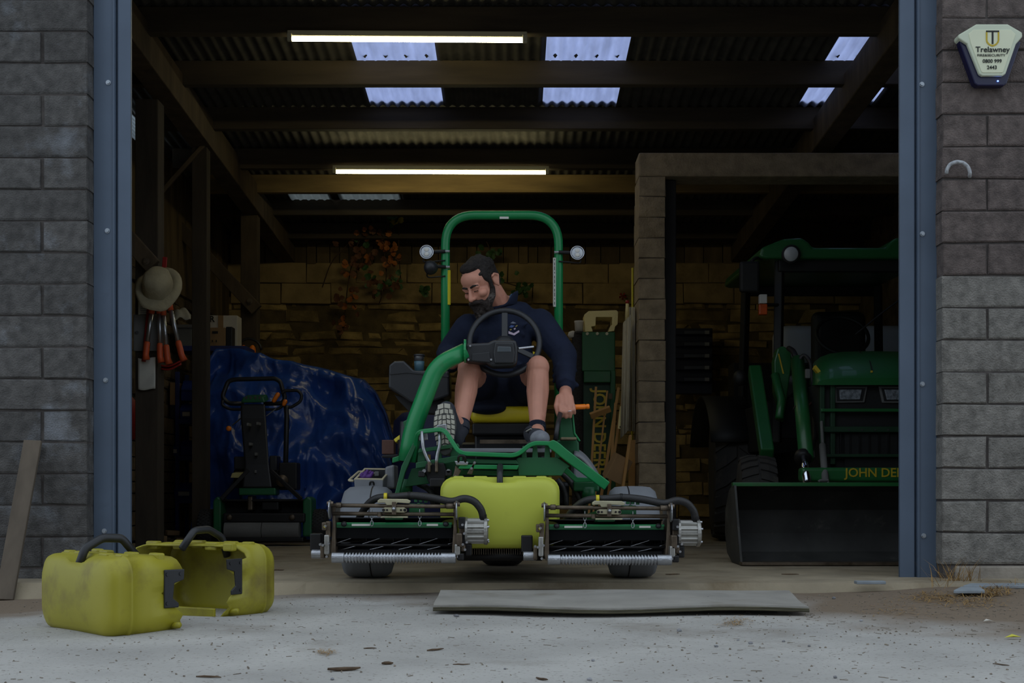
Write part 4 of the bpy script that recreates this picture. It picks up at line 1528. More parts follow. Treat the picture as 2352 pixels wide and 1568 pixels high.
# the sole that faces the yard, with its tread blocks
sc_ = P(1021, 984, 5.835)
tilt = Euler((math.radians(-13), math.radians(-4), math.radians(-8))).to_matrix()
out = []
for i in range(36):
    t = 2 * PI * i / 36
    x_, z_ = .054 * math.cos(t), .128 * math.sin(t)
    x_ *= 1 + .10 * math.sin(t) - .12 * math.exp(-((z_ + .045) / .03) ** 2)
    out.append((x_, z_))
MB().prism([sc_ + tilt @ V((x_, 0, z_)) for x_, z_ in out], tilt @ V((0, .022, 0))).build('sole', M_soledark, sho, bevel=.006)
rows_ = [(.105, 2, .022), (.078, 4, .020), (.052, 5, .019), (.027, 5, .019), (.003, 5, .018), (-.020, 5, .018), (-.044, 4, .018), (-.068, 4, .018), (-.092, 4, .016)]
for z_, n_, hh in rows_:
    half = .051 * math.sqrt(max(.05, 1 - (z_ / .128) ** 2)) * (1 + .1 * z_ / .128)
    for i in range(n_):
        x0, x1 = -half + 2 * half * i / n_, -half + 2 * half * (i + 1) / n_
        ch = .006 * (1 - abs((x0 + x1) / 2) / half)
        c = V(((x0 + x1) / 2, -.003, z_ + ch))
        w_2 = (x1 - x0) / 2 - .0022
        MB().prism([sc_ + tilt @ (c + V((dx * w_2, 0, dz * hh / 2 - abs(dx) * 0 + (.003 if dx * (c.x) < 0 else -.003)))) for dx, dz in ((-1, -1), (1, -1), (1, 1), (-1, 1))], tilt @ V((0, .006, 0))).build('tread_block', M_sole, sho)
sL = MB()
sL.capsule(P(1222, 996, 6.04), P(1236, 1006, 5.88), .044, .044)
sL.capsule(anL, P(1225, 1000, 6.0), .044, .045)
shl = sL.build('shoe', M_shoe, body, remesh=.006, smoothit=3)
MB().ell(P(1240, 1007, 5.865), (.047, .05, .040)).build('toe_cap', M_toe, shl, smooth=True)
MB().prism([P(1236, 1022, 5.85) + V((x_ * .95, z_ * .9 + .06, 0)) for x_, z_ in out], (0, 0, .018)).build('sole', M_soledark, shl, bevel=.004)
for i in range(4):
    c = P(1216 + i * 3, 988 + i * 2.5, 5.94 - i * .012)
    MB().tube([c + V((-.022, 0, 0)), c + V((0, -.012, .012)), c + V((.024, 0, 0))], .003, 6).build('lace', M_sole if i == 1 else M_black, shl, smooth=True)
# ring
rc = P(1308.5, 944, 6.058)
MB().tube([rc + V((math.cos(t) * .0108, math.sin(t) * .0108, .0015 * math.cos(t))) for t in [2 * PI * i / 20 for i in range(20)]], .0016, 6, closed=True).build('finger_ring', M_chrome, body, smooth=True)
# embroidered badge on the chest
dg = bpy.context.evaluated_depsgraph_get()
fe = fl.evaluated_get(dg)


def on_fleece(px, py, lift=.0025):
    d = P(px, py, 6.0) - V((0, 0, HC))
    o = V((0, 0, HC)) - ORG[fl.name]
    ok, loc, nrm, _ = fe.ray_cast(o, d.normalized())
    p = (loc + ORG[fl.name]) if ok else P(px, py, 6.42)
    return p - d.normalized() * lift


def patch(pts, m, nm):
    MB().add([on_fleece(x, y) for x, y in pts], [tuple(range(len(pts)))]).build(nm, m, fl, solid=.001)


M_badge = [mat('badge_white', srgb(214, 196, 214), .8, var=.05), mat('badge_blue', srgb(74, 96, 150), .8, var=.05), mat('badge_gold', srgb(150, 136, 70), .8, var=.05), mat('badge_grey', srgb(120, 126, 140), .8, var=.05)]
patch([(1168, 760), (1180, 765), (1192, 758), (1193, 762), (1181, 770), (1168, 766)], M_badge[0], 'badge_ribbon')
patch([(1172, 742), (1178, 738), (1186, 742), (1180, 743)], M_badge[3], 'badge_crest')
patch([(1169, 751), (1174, 746), (1182, 748), (1176, 752)], M_badge[1], 'badge_crest')
patch([(1170, 757), (1188, 746), (1189, 748), (1172, 759)], M_badge[2], 'badge_band')
patch([(1180, 754), (1184, 753), (1184, 756), (1181, 757)], M_badge[0], 'badge_crest')
# ------------------------------------------------------------------ left side of the shed
from mathutils import noise


def nvec(p):
    return V((noise.noise(p + V((5.2, 1.3, 7.7))), noise.noise(p + V((11.1, 8.4, 2.9))), noise.noise(p + V((3.7, 15.8, 9.1)))))


M_tarp = mat('blue_tarpaulin', srgb(40, 76, 150), .27, var=.2, scale=6, bump=.6, bscale=14, dirt=srgb(56, 74, 120), dscale=3, damt=.4)
M_card = mat('brown_cardboard', srgb(150, 120, 84), .9, var=.12, scale=8)
M_whitebox = mat('white_carton', srgb(196, 190, 178), .85, var=.08)
M_shelf = mat('blue_shelf_steel', srgb(40, 52, 110), .55, var=.12)
M_bin = mat('blue_bin_plastic', srgb(34, 56, 130), .5, var=.1)
M_paper = mat('old_paper', srgb(196, 194, 184), .9, var=.1)
M_red = mat('red_paint', srgb(150, 30, 24), .5, var=.12)
M_lopper = mat('lopper_orange', srgb(190, 78, 36), .55, var=.15)
M_canvas = mat('canvas_hat', srgb(158, 148, 120), .95, var=.15, scale=10, bump=.5, bscale=30)
M_crate = mat('grey_crate', srgb(104, 104, 102), .8, var=.1)
M_drum = mat('dark_blue_drum', srgb(34, 42, 86), .55, var=.12)

M_timber_dark = mat('dark_timber', srgb(58, 50, 40), .9, var=.3, scale=9, bump=.35, bscale=30, stretch=(1, 1, .25))


def timber(x0, y0, x1, y1, Y, w, d, label, Y1=None, nm='timber_post', cat='post', z0=None):
    a, b_ = P(x0, y0, Y), P(x1, y1, Y1 or Y)
    if z0 is not None:
        a.z = z0
    o = MB().bar(a, b_, w, d, up=(0, -1, 0)).build(nm, M_timber_dark if nm == 'timber_post' and Y < 10 else M_wood_old, bevel=.006)
    return tag(o, label, cat)


Yp1, Yp2, Yp3 = 8.3, 9.67, 11.5
p1 = timber(344, 1240, 344, 235, Yp1, .15, .15, 'thick timber post hung with loppers and a hat, nearest the left opening', z0=.0)
p2 = timber(462, 1240, 462, 330, Yp2, .115, .115, 'dark slim timber post left of the blue tarpaulin', z0=.0)
p3 = timber(575, 1200, 575, 480, Yp3, .155, .12, 'timber post rising behind the blue tarpaulin', z0=.0)
br = timber(384, 494, 590, 712, 11.36, .115, .06, 'diagonal timber brace bolted to the post behind the tarpaulin', nm='timber_brace', cat='brace')
c = P(573, 692, 11.32)
MB().lathe(c, (0, -1, 0), [(0, .028), (.004, .028), (.005, .016), (.018, .016)], 12).build('bolt', M_greasy, br)
br2 = timber(292, 545, 352, 612, 8.18, .11, .05, 'short diagonal brace end bolted across the nearest timber post', nm='timber_brace', cat='brace')
c = P(335, 600, 8.15)
MB().lathe(c, (0, -1, 0), [(0, .024), (.004, .024), (.005, .013), (.016, .013)], 12).build('bolt', M_greasy, br2)
timber(372, 440, 470, 330, 9.6, .03, .03, 'thin strut slanting up to the dark slim post', nm='timber_strut', cat='brace')

# blue tarpaulin over a machine
tops = [(462, 905), (474, 835), (498, 806), (535, 802), (600, 815), (680, 836), (760, 853), (832, 868), (862, 900), (884, 945), (900, 1000), (912, 1060)]


def topz(px):
    for (a, ya), (b_, yb) in zip(tops, tops[1:]):
        if a <= px <= b_:
            t = (px - a) / (b_ - a)
            return ya + (yb - ya) * t
    return tops[-1][1]


def tarp_pt(u, v):
    px = 462 + 450 * u
    Yt = 10.42
    zt = HC + (HY - topz(px)) * Yt / F
    X = (px - CX) * Yt / F
    if v < .62:                                     # front drape
        t = v / .62
        s_ = t ** .9
        z = .02 + (zt - .02) * s_
        fl_ = (1 - t)
        Y = Yt - .04 - .40 * fl_ ** 1.6 - .16 * math.sin(t * PI)
        X += .05 * math.sin(u * 9 + 2 * t) * fl_ - .03 * (u - .5) * fl_
    else:
        t = (v - .62) / .38
        Y = Yt - .04 + .75 * t
        z = zt - .25 * t * t
    p = V((X, Y, z))
    k = V((p.x * 1.0, p.y * .9, p.z * 1.0))
    env = min(1, (1 - v) * 8) * min(1, v * 10 + .3)
    # hanging folds, sharp creases running from the ridge, crumples
    q = V((u * 2.6 + 1.6 * v, v * 3.4 - 1.3 * u, 3.1))
    q += nvec(q * .8) * .5
    fold = .75 - abs(noise.noise(q)) * 2.6
    q2 = V((u * 4.6 - 3.6 * v, v * 7.0 + 2.6 * u, 9.7))
    q2 += nvec(q2 * .7) * .5
    fold2 = .6 - abs(noise.noise(q2)) * 2.4
    q3 = V((u * 21 + 3 * v, v * 14 + 2 * u, 1.7))
    fold3 = .5 - abs(noise.noise(q3 + nvec(q3 * .6) * .6)) * 2
    d = .15 * fold + .075 * fold2 + .018 * fold3
    p.y += -d * env * (.9 if v < .62 else .15)
    p.z += .05 * fold2 * env * .5
    return p


tp = MB().grid(tarp_pt, 150, 90)
tag(tp.build('tarpaulin', M_tarp, smooth=True, solid=.004), 'blue tarpaulin draped over a bulky machine by the back wall', 'tarpaulin')
# loose hem lying out to the right
hem = MB().grid(lambda u, v: P(700 + 120 * u, 1118 + 40 * u * u - 12 * math.sin(u * PI) + 70 * v, 10.0 + .12 * math.sin(u * 7 + v * 3) + .2 * v * 0), 30, 16)
tag(hem.build('tarpaulin_hem', M_tarp, smooth=True, solid=.004), 'loose hanging hem of blue tarpaulin right of the walk mower', 'tarpaulin')
# blue drum behind the steering arm
dr = thing('plastic_drum', 'dark blue plastic drum behind the steering arm of the mower', 'drum', P(985, 1200, 9.3))
c = P(985, 0, 9.3)
c.z = 0
MB().lathe(c, (0, 0, 1), [(0, .22), (.03, .26), (.30, .275), (.32, .285), (.36, .285), (.38, .275), (.62, .275), (.64, .285), (.68, .285), (.70, .275), (.92, .26), (.98, .20), (1.0, .12)], 32).build('body', M_drum, dr, smooth=True)
MB().lathe(c + V((.1, 0, .97)), (0, 0, 1), [(0, .04), (.035, .04)], 16).build('bung', M_black, dr)

# ------------------------------------------------------------------ walk-behind mower
Yw = 9.35
wm = thing('walk_mower', 'dark walk-behind reel mower with looped handle in front of the tarpaulin', 'mower', (P(602, 0, Yw).x, Yw, 0))
W = lambda b, n, m, **k: b.build(n, m, wm, **k)
wp = lambda x, y, dY=0: P(x, y, Yw + dY)
loop = roundpath([wp(560, 927, .3), wp(524, 926, .3), wp(510, 912, .3), wp(524, 875, .32), wp(540, 871, .32), wp(632, 869, .32), wp(644, 876, .32), wp(655, 915, .3), wp(648, 926, .3), wp(606, 927, .3)], .05, 4)
W(MB().tube(loop, .017, 10), 'handle_loop', M_black, smooth=True)
W(MB().tube(roundpath([wp(512, 918, .26), wp(510, 930, .26), wp(528, 940, .26), wp(640, 940, .26), wp(655, 925, .26)], .05, 4), .011, 8), 'bail_bar', M_black, smooth=True)
cp = W(MB().prism([wp(553, 925, .12), wp(558, 912, .12), wp(604, 911, .12), wp(609, 924, .12)], (0, .16, .03)), 'control_panel', M_green_d, bevel=.008)
for x in (566, 576, 587, 597):
    MB().cyl(wp(x, 915, .14), wp(x, 913, .12), .012, n=10).build('switch', M_blackm, cp)
W(MB().loft([[wp(553, 928, .12), wp(609, 928, .12), wp(609, 928, .24), wp(553, 928, .24)], [wp(553, 960, .1), wp(611, 960, .1), wp(611, 960, .22), wp(553, 960, .22)],
             [wp(562, 1066, -.02), wp(618, 1066, -.02), wp(618, 1066, .12), wp(562, 1066, .12)], [wp(556, 1120, -.05), wp(625, 1120, -.05), wp(625, 1120, .1), wp(556, 1120, .1)]]), 'handle_column', M_black, bevel=.012)
for x, y in ((577, 1020), (590, 1043), (572, 975), (594, 973), (590, 1083)):
    W(MB().box(wp(x, y, -.0), (.014, .11, .022)), 'column_clip', M_crate, bevel=.003)
lv = W(MB().tube(roundpath([wp(648, 905, .25), wp(652, 897, .25), wp(685, 896, .25), wp(694, 908, .25), wp(690, 922, .25), wp(668, 936, .25), wp(652, 932, .25)], .05, 4), .012, 8), 'lever_loop', M_black, smooth=True)
W(MB().tube([wp(657, 932, .25), wp(659, 960, .24), wp(656, 1064, .1)], .019, 10), 'lever_shaft', M_black, smooth=True)
for a, b_ in (((629, 920), (638, 906)), ((652, 928), (655, 922))):
    W(MB().capsule(wp(*a, .2), wp(*b_, .2), .016, .018), 'orange_lever', M_orange, smooth=True)
W(MB().lathe(wp(526, 984, .05), (0, -1, 0), [(-.02, .012), (0, .02), (.012, .02), (.02, .01)], 14), 'orange_knob', M_orange, smooth=True)
W(MB().tube([wp(534, 976, .1), wp(556, 958, .15)], .005, 6), 'knob_rod', M_blackm)
W(MB().tube([wp(612, 955, .2), wp(634, 938, .24)], .004, 6), 'cable', M_crate)
for x0, y0, x1, y1, dY, m, nm in ((537, 1048, 568, 1078, .08, M_black, 'engine_cover'), (618, 1046, 636, 1082, .1, M_black, 'engine_cover'), (640, 1062, 682, 1125, .05, M_blackm, 'engine_block'),
                                  (536, 1078, 640, 1120, .12, M_blackm, 'engine_block'), (500, 1146, 712, 1152, .0, M_blackm, 'frame_bar'), (512, 1178, 700, 1200, -.06, M_blackm, 'front_plate'),
                                  (505, 1150, 700, 1180, .15, M_blackm, 'reel_housing'), (548, 1120, 633, 1137, -.04, M_green_d, 'green_plate'), (568, 1138, 580, 1172, .0, M_greasy, 'gear_case'),
                                  (600, 1150, 640, 1172, .02, M_blackm, 'gear_case')):
    a, e_ = wp(x0, y1, dY), wp(x1, y0, dY)
    W(MB().box((a + e_) / 2 + V((0, .08, 0)), (e_.x - a.x, .16, e_.z - a.z)), nm, m, bevel=.01)
W(MB().prism([wp(529, 1097, .0), wp(533, 1086, .0), wp(572, 1084, .0), wp(568, 1098, .0)], (0, .12, .01)), 'pale_lid', mat('pale_lid', srgb(170, 160, 104), .6), bevel=.004)
W(MB().cyl(wp(648, 1104, .02), wp(648, 1104, -.03), .045, n=16), 'engine_boss', M_greasy, smooth=True)
for a, e_ in (((572, 1078), (508, 1146)), ((622, 1080), (692, 1146))):
    W(MB().bar(wp(*a, -.02), wp(*e_, -.04), .025, .03), 'strut', M_blackm, bevel=.004)
for x in (527, 671):
    W(MB().lathe(wp(x, 1188, -.065), (0, -1, 0), [(0, .022), (.008, .022), (.012, .01)], 14), 'pivot_boss', M_greasy, smooth=True)
dm = W(MB().cyl(wp(518, 1217, -.02), wp(603, 1217, -.02), .067, n=28), 'drive_drum', M_crate, smooth=False)
W(MB().cyl(wp(604.5, 1217, -.02), wp(689, 1217, -.02), .067, n=28), 'drive_drum', M_crate, smooth=False)
W(MB().box(wp(604, 1238, .0), (.62, .14, .03)), 'base_bar', M_blackm, bevel=.006)
for x0, x1 in ((489, 508), (695, 716)):
    W(MB().prism([wp(x0, 1232, -.02), wp(x0, 1150, -.02), wp((x0 + x1) / 2, 1139, -.02), wp(x1, 1146, -.02), wp(x1, 1232, -.02)], (0, .22, 0)), 'side_guard', M_green_d, bevel=.012)
for cx_ in (476, 735):
    c = wp(cx_, 0, .12)
    r_w = .135
    c.z = r_w
    wt = W(MB().lathe(c, (1, 0, 0), [(-.052, .07), (-.052, .115), (-.035, .132), (0, .135), (.035, .132), (.052, .115), (.052, .07)], 28), 'wheel', M_rubber_d, smooth=True)
    MB().lathe(c, (1, 0, 0), [(-.03, .02), (-.03, .075), (.03, .075), (.05, .03)], 20).build('rim', M_seat, wt, smooth=True)
    kn = MB()
    for i in range(30):
        for j in range(5):
            a_ = 2 * PI * (i + .5 * (j % 2)) / 30
            x_ = (j - 2) * .019
            rr = .1345 - abs(j - 2) * .002
            kn.box(c + V((x_, rr * math.cos(a_), rr * math.sin(a_))), (.012, .011, .011), Euler((a_, 0, 0)).to_matrix())
    kn.build('tread_knobs', M_rubber_d, wt)

# ------------------------------------------------------------------ shelving with bins and boxes
Ys = 10.9
sh = thing('shelf_rack', 'blue steel shelf rack behind the left timber posts', 'shelf', (-2.62, Ys + .15, 0))
sx0, sx1 = -2.90, -2.30
for py in (800, 968, 1052, 1150):
    z_ = P(0, py, Ys).z
    MB().box(((sx0 + sx1) / 2, Ys + .17, z_), (sx1 - sx0, .36, .045)).build('shelf_board', M_shelf, sh, bevel=.004)
for x_ in (sx0, sx1):
    for y_ in (Ys + .01, Ys + .33):
        MB().box((x_, y_, .72), (.035, .03, 1.44)).build('upright', M_shelf, sh, bevel=.003)


def onshelf(x0, x1, y0, y1, nm, label, cat, m, dY=.03, depth=.22, group=None, bevel=.004):
    a, e_ = P(x0, y1, Ys + dY), P(x1, y0, Ys + dY)
    if y1 == 794:
        a.z = P(0, 800, Ys).z + .0235
    t = thing(nm, label, cat, ((a.x + e_.x) / 2, Ys + dY + depth / 2, a.z), group)
    MB().box(((a.x + e_.x) / 2, Ys + dY + depth / 2, (a.z + e_.z) / 2), (e_.x - a.x, depth, e_.z - a.z)).build('body', m, t, bevel=bevel)
    return t


t = onshelf(402, 441, 748, 794, 'plastic_crate', 'grey plastic crate on the top shelf under a pale bag', 'crate', M_crate)
a, e_ = P(402, 752, Ys + .02), P(441, 746, Ys + .02)
MB().box((a + e_) / 2, (.17, .02, .03)).build('crate_rim', M_crate, t, bevel=.003)
bag = MB().grid(lambda u, v: P(396 + 42 * u, 744 - 36 * math.sin(PI * (.12 + .76 * v)) * (.65 + .35 * math.sin(u * PI)) + 3 * math.sin(u * 11 + v * 7), Ys + .06 + .2 * v), 12, 10)
tag(bag.build('paper_bag', M_paper, smooth=True, solid=.006), 'crumpled pale paper bag lying on the grey crate', 'bag')
t = onshelf(470, 545, 724, 794, 'carton', 'white carton lettered ER on the top shelf', 'box', M_whitebox, dY=.17, depth=.18)
text('lettering', 'ER', P(482, 733, Ys + .165), .075, M_black, t, bold=.002)
MB().box(P(507, 740, Ys + .166), (.045, .004, .12)).build('tape', M_card, t)
t = onshelf(472, 518, 752, 794, 'cardboard_box', 'small brown cardboard box with a dark label on the top shelf', 'box', M_card, dY=.02, depth=.12)
MB().box(P(494, 763, Ys + .015), (.05, .004, .02)).build('label', M_black, t)
for x_ in (488, 497):
    MB().box(P(x_, 783, Ys + .015), (.008, .004, .02)).build('arrow_print', M_black, t)
t = onshelf(519, 533, 750, 794, 'black_case', 'black case squeezed beside the brown cardboard box', 'case', M_black, dY=.02, depth=.12)
t = onshelf(372 + 18, 410, 878, 930, 'cardboard_box', 'open brown cardboard box on the middle shelf beside the blue bins', 'box', M_card, dY=.0, depth=.2)
t = onshelf(391, 412, 930, 962, 'storage_bin', 'black storage bin under the brown cardboard box', 'bin', M_black, dY=.0, depth=.2)


def bin_(x0, x1, y0, y1, label, lab=True):
    a, e_ = P(x0, y1, Ys), P(x1, y0, Ys)
    t = thing('storage_bin', label, 'bin', ((a.x + e_.x) / 2, Ys + .12, a.z), 'blue storage bins')
    w, h = e_.x - a.x, e_.z - a.z
    MB().prism([(a.x, Ys, a.z), (a.x, Ys - .01, a.z + h * .55), (a.x, Ys + .07, a.z + h), (a.x, Ys + .24, a.z + h), (a.x, Ys + .24, a.z)], (w, 0, 0)).build('body', M_bin, t, bevel=.004)
    MB().box((a.x + w / 2, Ys - .012, a.z + h * .5), (w * .9, .012, .012)).build('lip', M_bin, t, bevel=.003)
    if lab:
        MB().box((a.x + w * .5, Ys - .014, a.z + h * .3), (w * .55, .006, h * .26)).build('label_card', M_whitebox, t)
    return t


bin_(413, 444, 925, 962, 'blue bin with a white card at the right of the middle shelf')
bin_(416, 446, 872, 920, 'blue bin stacked above another on the middle shelf', False)
bin_(390, 412, 1012, 1046, 'blue bin with a white card on the lower shelf, left one')
bin_(415, 446, 1010, 1046, 'blue bin on the lower shelf, right one', False)
bin_(400, 446, 1108, 1144, 'wide blue bin with a white card on the lowest shelf')

# ------------------------------------------------------------------ things hung on the nearest post
Yh = 8.16


def lopper(pts, label, seed):
    (x0, y0), (x1, y1) = pts
    t = thing('lopper', label, 'lopper', P(x1, y1, Yh), 'loppers hung on the timber post')
    q = lambda f, dx=0, dY=0: P(x0 + (x1 - x0) * f + dx, y0 + (y1 - y0) * f, Yh + dY)
    MB().cyl(q(0), q(.14), .022, .018, n=10).build('socket', M_lopper, t, smooth=True)
    MB().cyl(q(.12), q(.68), .014, n=12).build('shaft', M_steel, t, smooth=True)
    MB().tube([q(.66), q(.7), q(.9), q(1, 3)], [.015, .021, .02, .024], 10).build('grip', M_lopper, t, smooth=True)
    MB().tube([q(.68, 5), q(.9, 4)], .008, 6).build('grip_insert', M_black, t)
    MB().prism([q(0, -6), q(0, 6), q(-.16, 2), q(-.2, -4)], (0, .01, 0)).build('blade', M_steel, t)
    return t


lopper(((350, 703), (333, 826)), 'lopper hung leftmost on the timber post, grip pointing down left', 1)
lopper(((366, 702), (368, 832)), 'lopper hanging straight down under the hat', 2)
lopper(((374, 706), (386, 836)), 'lopper hanging second from the right under the hat', 3)
lopper(((388, 694), (420, 828)), 'lopper hung rightmost, slanting away from the hat', 4)
rh = thing('red_lopper', 'red handled tool hanging at the left of the loppers', 'lopper', P(331, 830, Yh + .03))
(MB().tube([P(343, 700, Yh + .03), P(333, 800, Yh + .03), P(330, 830, Yh + .03)], .014, 8).build('grip', M_red, rh, smooth=True))
MB().box(P(346, 696, Yh + .03), (.02, .012, .06)).build('blade', M_steel, rh, bevel=.003)
# hat: brim and crown, seen tipped forward
ht = thing('bucket_hat', 'crumpled beige bucket hat hung over the loppers', 'hat', P(365, 700, Yh))
hcx = P(364, 660, Yh - .06)
hx = Euler((math.radians(62), math.radians(14), 0)).to_matrix()
cr = []
for k, (z_, r0) in enumerate(((-.01, .150), (.0, .135), (.012, .098), (.05, .092), (.10, .084), (.125, .062), (.13, .02))):
    ring = []
    for i in range(28):
        a_ = 2 * PI * i / 28
        wob = 1 + .10 * noise.noise(V((math.cos(a_) * 1.6, math.sin(a_) * 1.6, z_ * 9))) + (.04 * math.sin(3 * a_) if k < 2 else 0)
        ring.append(hcx + hx @ V((r0 * wob * math.cos(a_), r0 * wob * 1.12 * math.sin(a_), z_ + (.02 * math.sin(2 * a_) if k < 2 else 0))))
    cr.append(ring)
hb = MB().loft(cr[2:], cap=False)
hb.add([sum((V(p) for p in cr[-1]), V((0, 0, 0))) / 28] + cr[-1], [(0, 1 + i, 1 + (i + 1) % 28) for i in range(28)])
hb.build('crown', M_canvas, ht, smooth=True)
MB().loft(cr[:3], cap=False).build('brim', M_canvas, ht, smooth=True, solid=.004)
tag(MB().box(P(378, 606, Yh + .06), (.03, .012, .09), Euler((0, .08, 0)).to_matrix()).build('red_peg', M_red, bevel=.003), 'red peg sticking up above the hat', 'peg')
t = thing('road_sign', 'blank grey metal sign behind the loppers', 'sign', P(336, 805, 8.21))
MB().box(P(336, 764, 8.21), (.165, .015, .24)).build('plate', M_crate, t, bevel=.006)
MB().cyl(P(315, 763, 8.2), P(315, 763, 8.19), .01, n=12).build('hole', M_black, t)
t = thing('notice_sheet', 'pale printed notice pinned high on the nearest post', 'notice', P(330, 722, 8.2))
MB().box(P(331, 694, 8.205), (.075, .004, .16)).build('sheet', M_paper, t)
for k in range(5):
    MB().box(P(331, 705 + k * 4, 8.2), (.05, .003, .004)).build('print_line', M_crate, t)
pn = MB().grid(lambda u, v: P(317 + 40 * u, 822 + 72 * v + 2 * math.sin(u * 5), 8.2 + .006 * math.sin(v * 9 + u * 4)), 8, 12)
tag(pn.build('paper_sheet', M_paper, smooth=True, solid=.002), 'wrinkled pale paper sheet fixed low on the nearest post', 'paper')
rc_ = MB().grid(lambda u, v: P(368 + 48 * u, 838 + 8 * v + 5 * math.sin(u * 4) - 6 * u, 8.3 + .05 * math.sin(v * PI)), 10, 6)
tag(rc_.build('red_rag', M_red, smooth=True, solid=.01), 'red rag tucked on the post below the loppers', 'rag')
fe_ = thing('fire_extinguisher', 'red fire extinguisher half hidden behind the left steel post', 'fire extinguisher', P(290, 1010, 8.6))
c = P(288, 1010, 8.6)
MB().lathe(c, (0, 0, 1), [(0, .06), (.01, .075), (.26, .075), (.3, .04), (.33, .02)], 20).build('cylinder', M_red, fe_, smooth=True)
MB().box(c + V((0, 0, .35)), (.09, .02, .03)).build('valve', M_black, fe_, bevel=.004)
MB().box((c.x, c.y, c.z / 2 - .002), (.05, .05, c.z - .004)).build('stand', M_blackm, fe_, bevel=.004)
MB().box((c.x, c.y, .008), (.2, .2, .016)).build('stand_foot', M_blackm, fe_, bevel=.004)
# ear defenders on the post behind the tarpaulin
ed = thing('ear_defenders', 'black and orange ear defenders hung on the post behind the tarpaulin', 'ear defenders', P(572, 812, 11.3))
c = P(572, 806, 11.3)
MB().tube(arc(c, .11, .1, PI - .1, 14), .012, 8).build('headband', M_black, ed, smooth=True)
for x_ in (560, 580):
    MB().ell(P(x_, 806, 11.27), (.03, .04, .055)).build('ear_cup', M_orange, ed, smooth=True)
# offcuts under the shelf
rr_ = random.Random(21)
OFF = ['flat pale offcut at the bottom left of the heap under the shelf', 'dark chunky offcut at the left of the heap under the shelf', 'pale offcut lying on top of the heap under the shelf', 'dark offcut in the middle of the heap under the shelf', 'pale offcut at the right end of the heap by the slim post']
for k in range(5):
    c = P(358 + 19 * k, 0, rr_.uniform(9.9, 10.2))
    L_ = rr_.uniform(.08, .2)
    hh = rr_.uniform(.03, .07)
    o = MB().box((c.x, c.y, hh / 2 + (.05 if k == 2 else 0)), (L_, rr_.uniform(.05, .09), hh), Euler((rr_.uniform(-.1, .1), rr_.uniform(-.1, .1), rr_.uniform(-1, 1))).to_matrix()).build('wood_offcut', M_wood_old if k % 2 else M_card, bevel=.006)
    tag(o, OFF[k], 'offcut', 'wood offcuts under the shelf rack')

# ------------------------------------------------------------------ climbing vine on the back wall
M_leafs = [mat('orange_leaf', srgb(158, 92, 36), .7, var=.25, scale=20), mat('brown_leaf', srgb(98, 62, 38), .75, var=.3, scale=20), mat('green_leaf', srgb(50, 84, 40), .6, var=.25, scale=20), mat('yellow_leaf', srgb(170, 150, 30), .6, var=.2, scale=20)]
leaf_me = []
for m in M_leafs:
    l_ = MB()
    outl = [(0, 0), (.35, .05), (.55, .35), (.38, .55), (.45, .8), (0, 1.0), (-.45, .8), (-.38, .55), (-.55, .35), (-.35, .05)]
    l_.add([(x_, -.12 * abs(x_), y_) for x_, y_ in outl] + [(0, .06, .5)], [(i, (i + 1) % 10, 10) for i in range(10)])
    me = bpy.data.meshes.new('leaf')
    me.from_pydata(l_.v, [], l_.f)
    me.materials.append(m)
    leaf_me.append(me)
vine = thing('climbing_vine', 'climbing vine with orange and brown autumn leaves on the back wall', 'vine', P(860, 760, 13.1))
M_stem = mat('vine_stem', srgb(70, 52, 36), .9)
vY = lambda y_: 12.98 if y_ > 545 else 12.02 + max(0, y_ - 450) / 95 * .96
for pts in (((905, 462), (895, 500), (880, 560), (890, 640), (870, 700)), ((918, 500), (915, 560), (920, 640)), ((850, 500), (820, 560), (800, 640), (790, 740)), ((1110, 540), (1130, 580), (1128, 640), (1200, 660)), ((800, 560), (760, 600), (740, 660))):
    MB().tube(roundpath([P(x_, y_, vY(y_)) for x_, y_ in pts], .2), .006, 6).build('stem', M_stem, vine, smooth=True)
clusters = [(905, 500, 9, 22, (3, 3, 2)), (905, 470, 8, 18, (3, 2)), (880, 540, 16, 14, (0, 0, 0, 1)), (895, 600, 14, 16, (0, 0, 1)), (830, 560, 34, 22, (1, 1, 0, 2)), (815, 600, 36, 22, (1, 1, 0)), (800, 680, 26, 22, (1, 1, 0)),
            (785, 740, 10, 10, (0, 1)), (850, 640, 30, 18, (1, 1, 2)), (910, 640, 14, 14, (1, 2)), (880, 655, 18, 10, (2, 1)), (900, 560, 14, 12, (0,)), (1120, 575, 22, 18, (2, 2)), (1200, 660, 20, 12, (2, 2)), (1140, 630, 14, 8, (1, 2)), (975, 660, 8, 8, (2,))]
for cx_, cy_, sd, n_, cols_ in clusters:
    for k in range(n_ if n_ < 14 else int(n_ * .8)):
        x_, y_ = rr_.gauss(cx_, sd * .6), max(464, rr_.gauss(cy_, sd * .7))
        s_ = rr_.uniform(.045, .075)
        inst(leaf_me[rr_.choice(cols_)], 'leaf', vine, P(x_, y_, vY(y_) - .03 - rr_.uniform(0, .08)), (rr_.uniform(-.7, .7), rr_.uniform(2.2, 4.1), rr_.uniform(-.8, .8)), (s_, s_, s_))
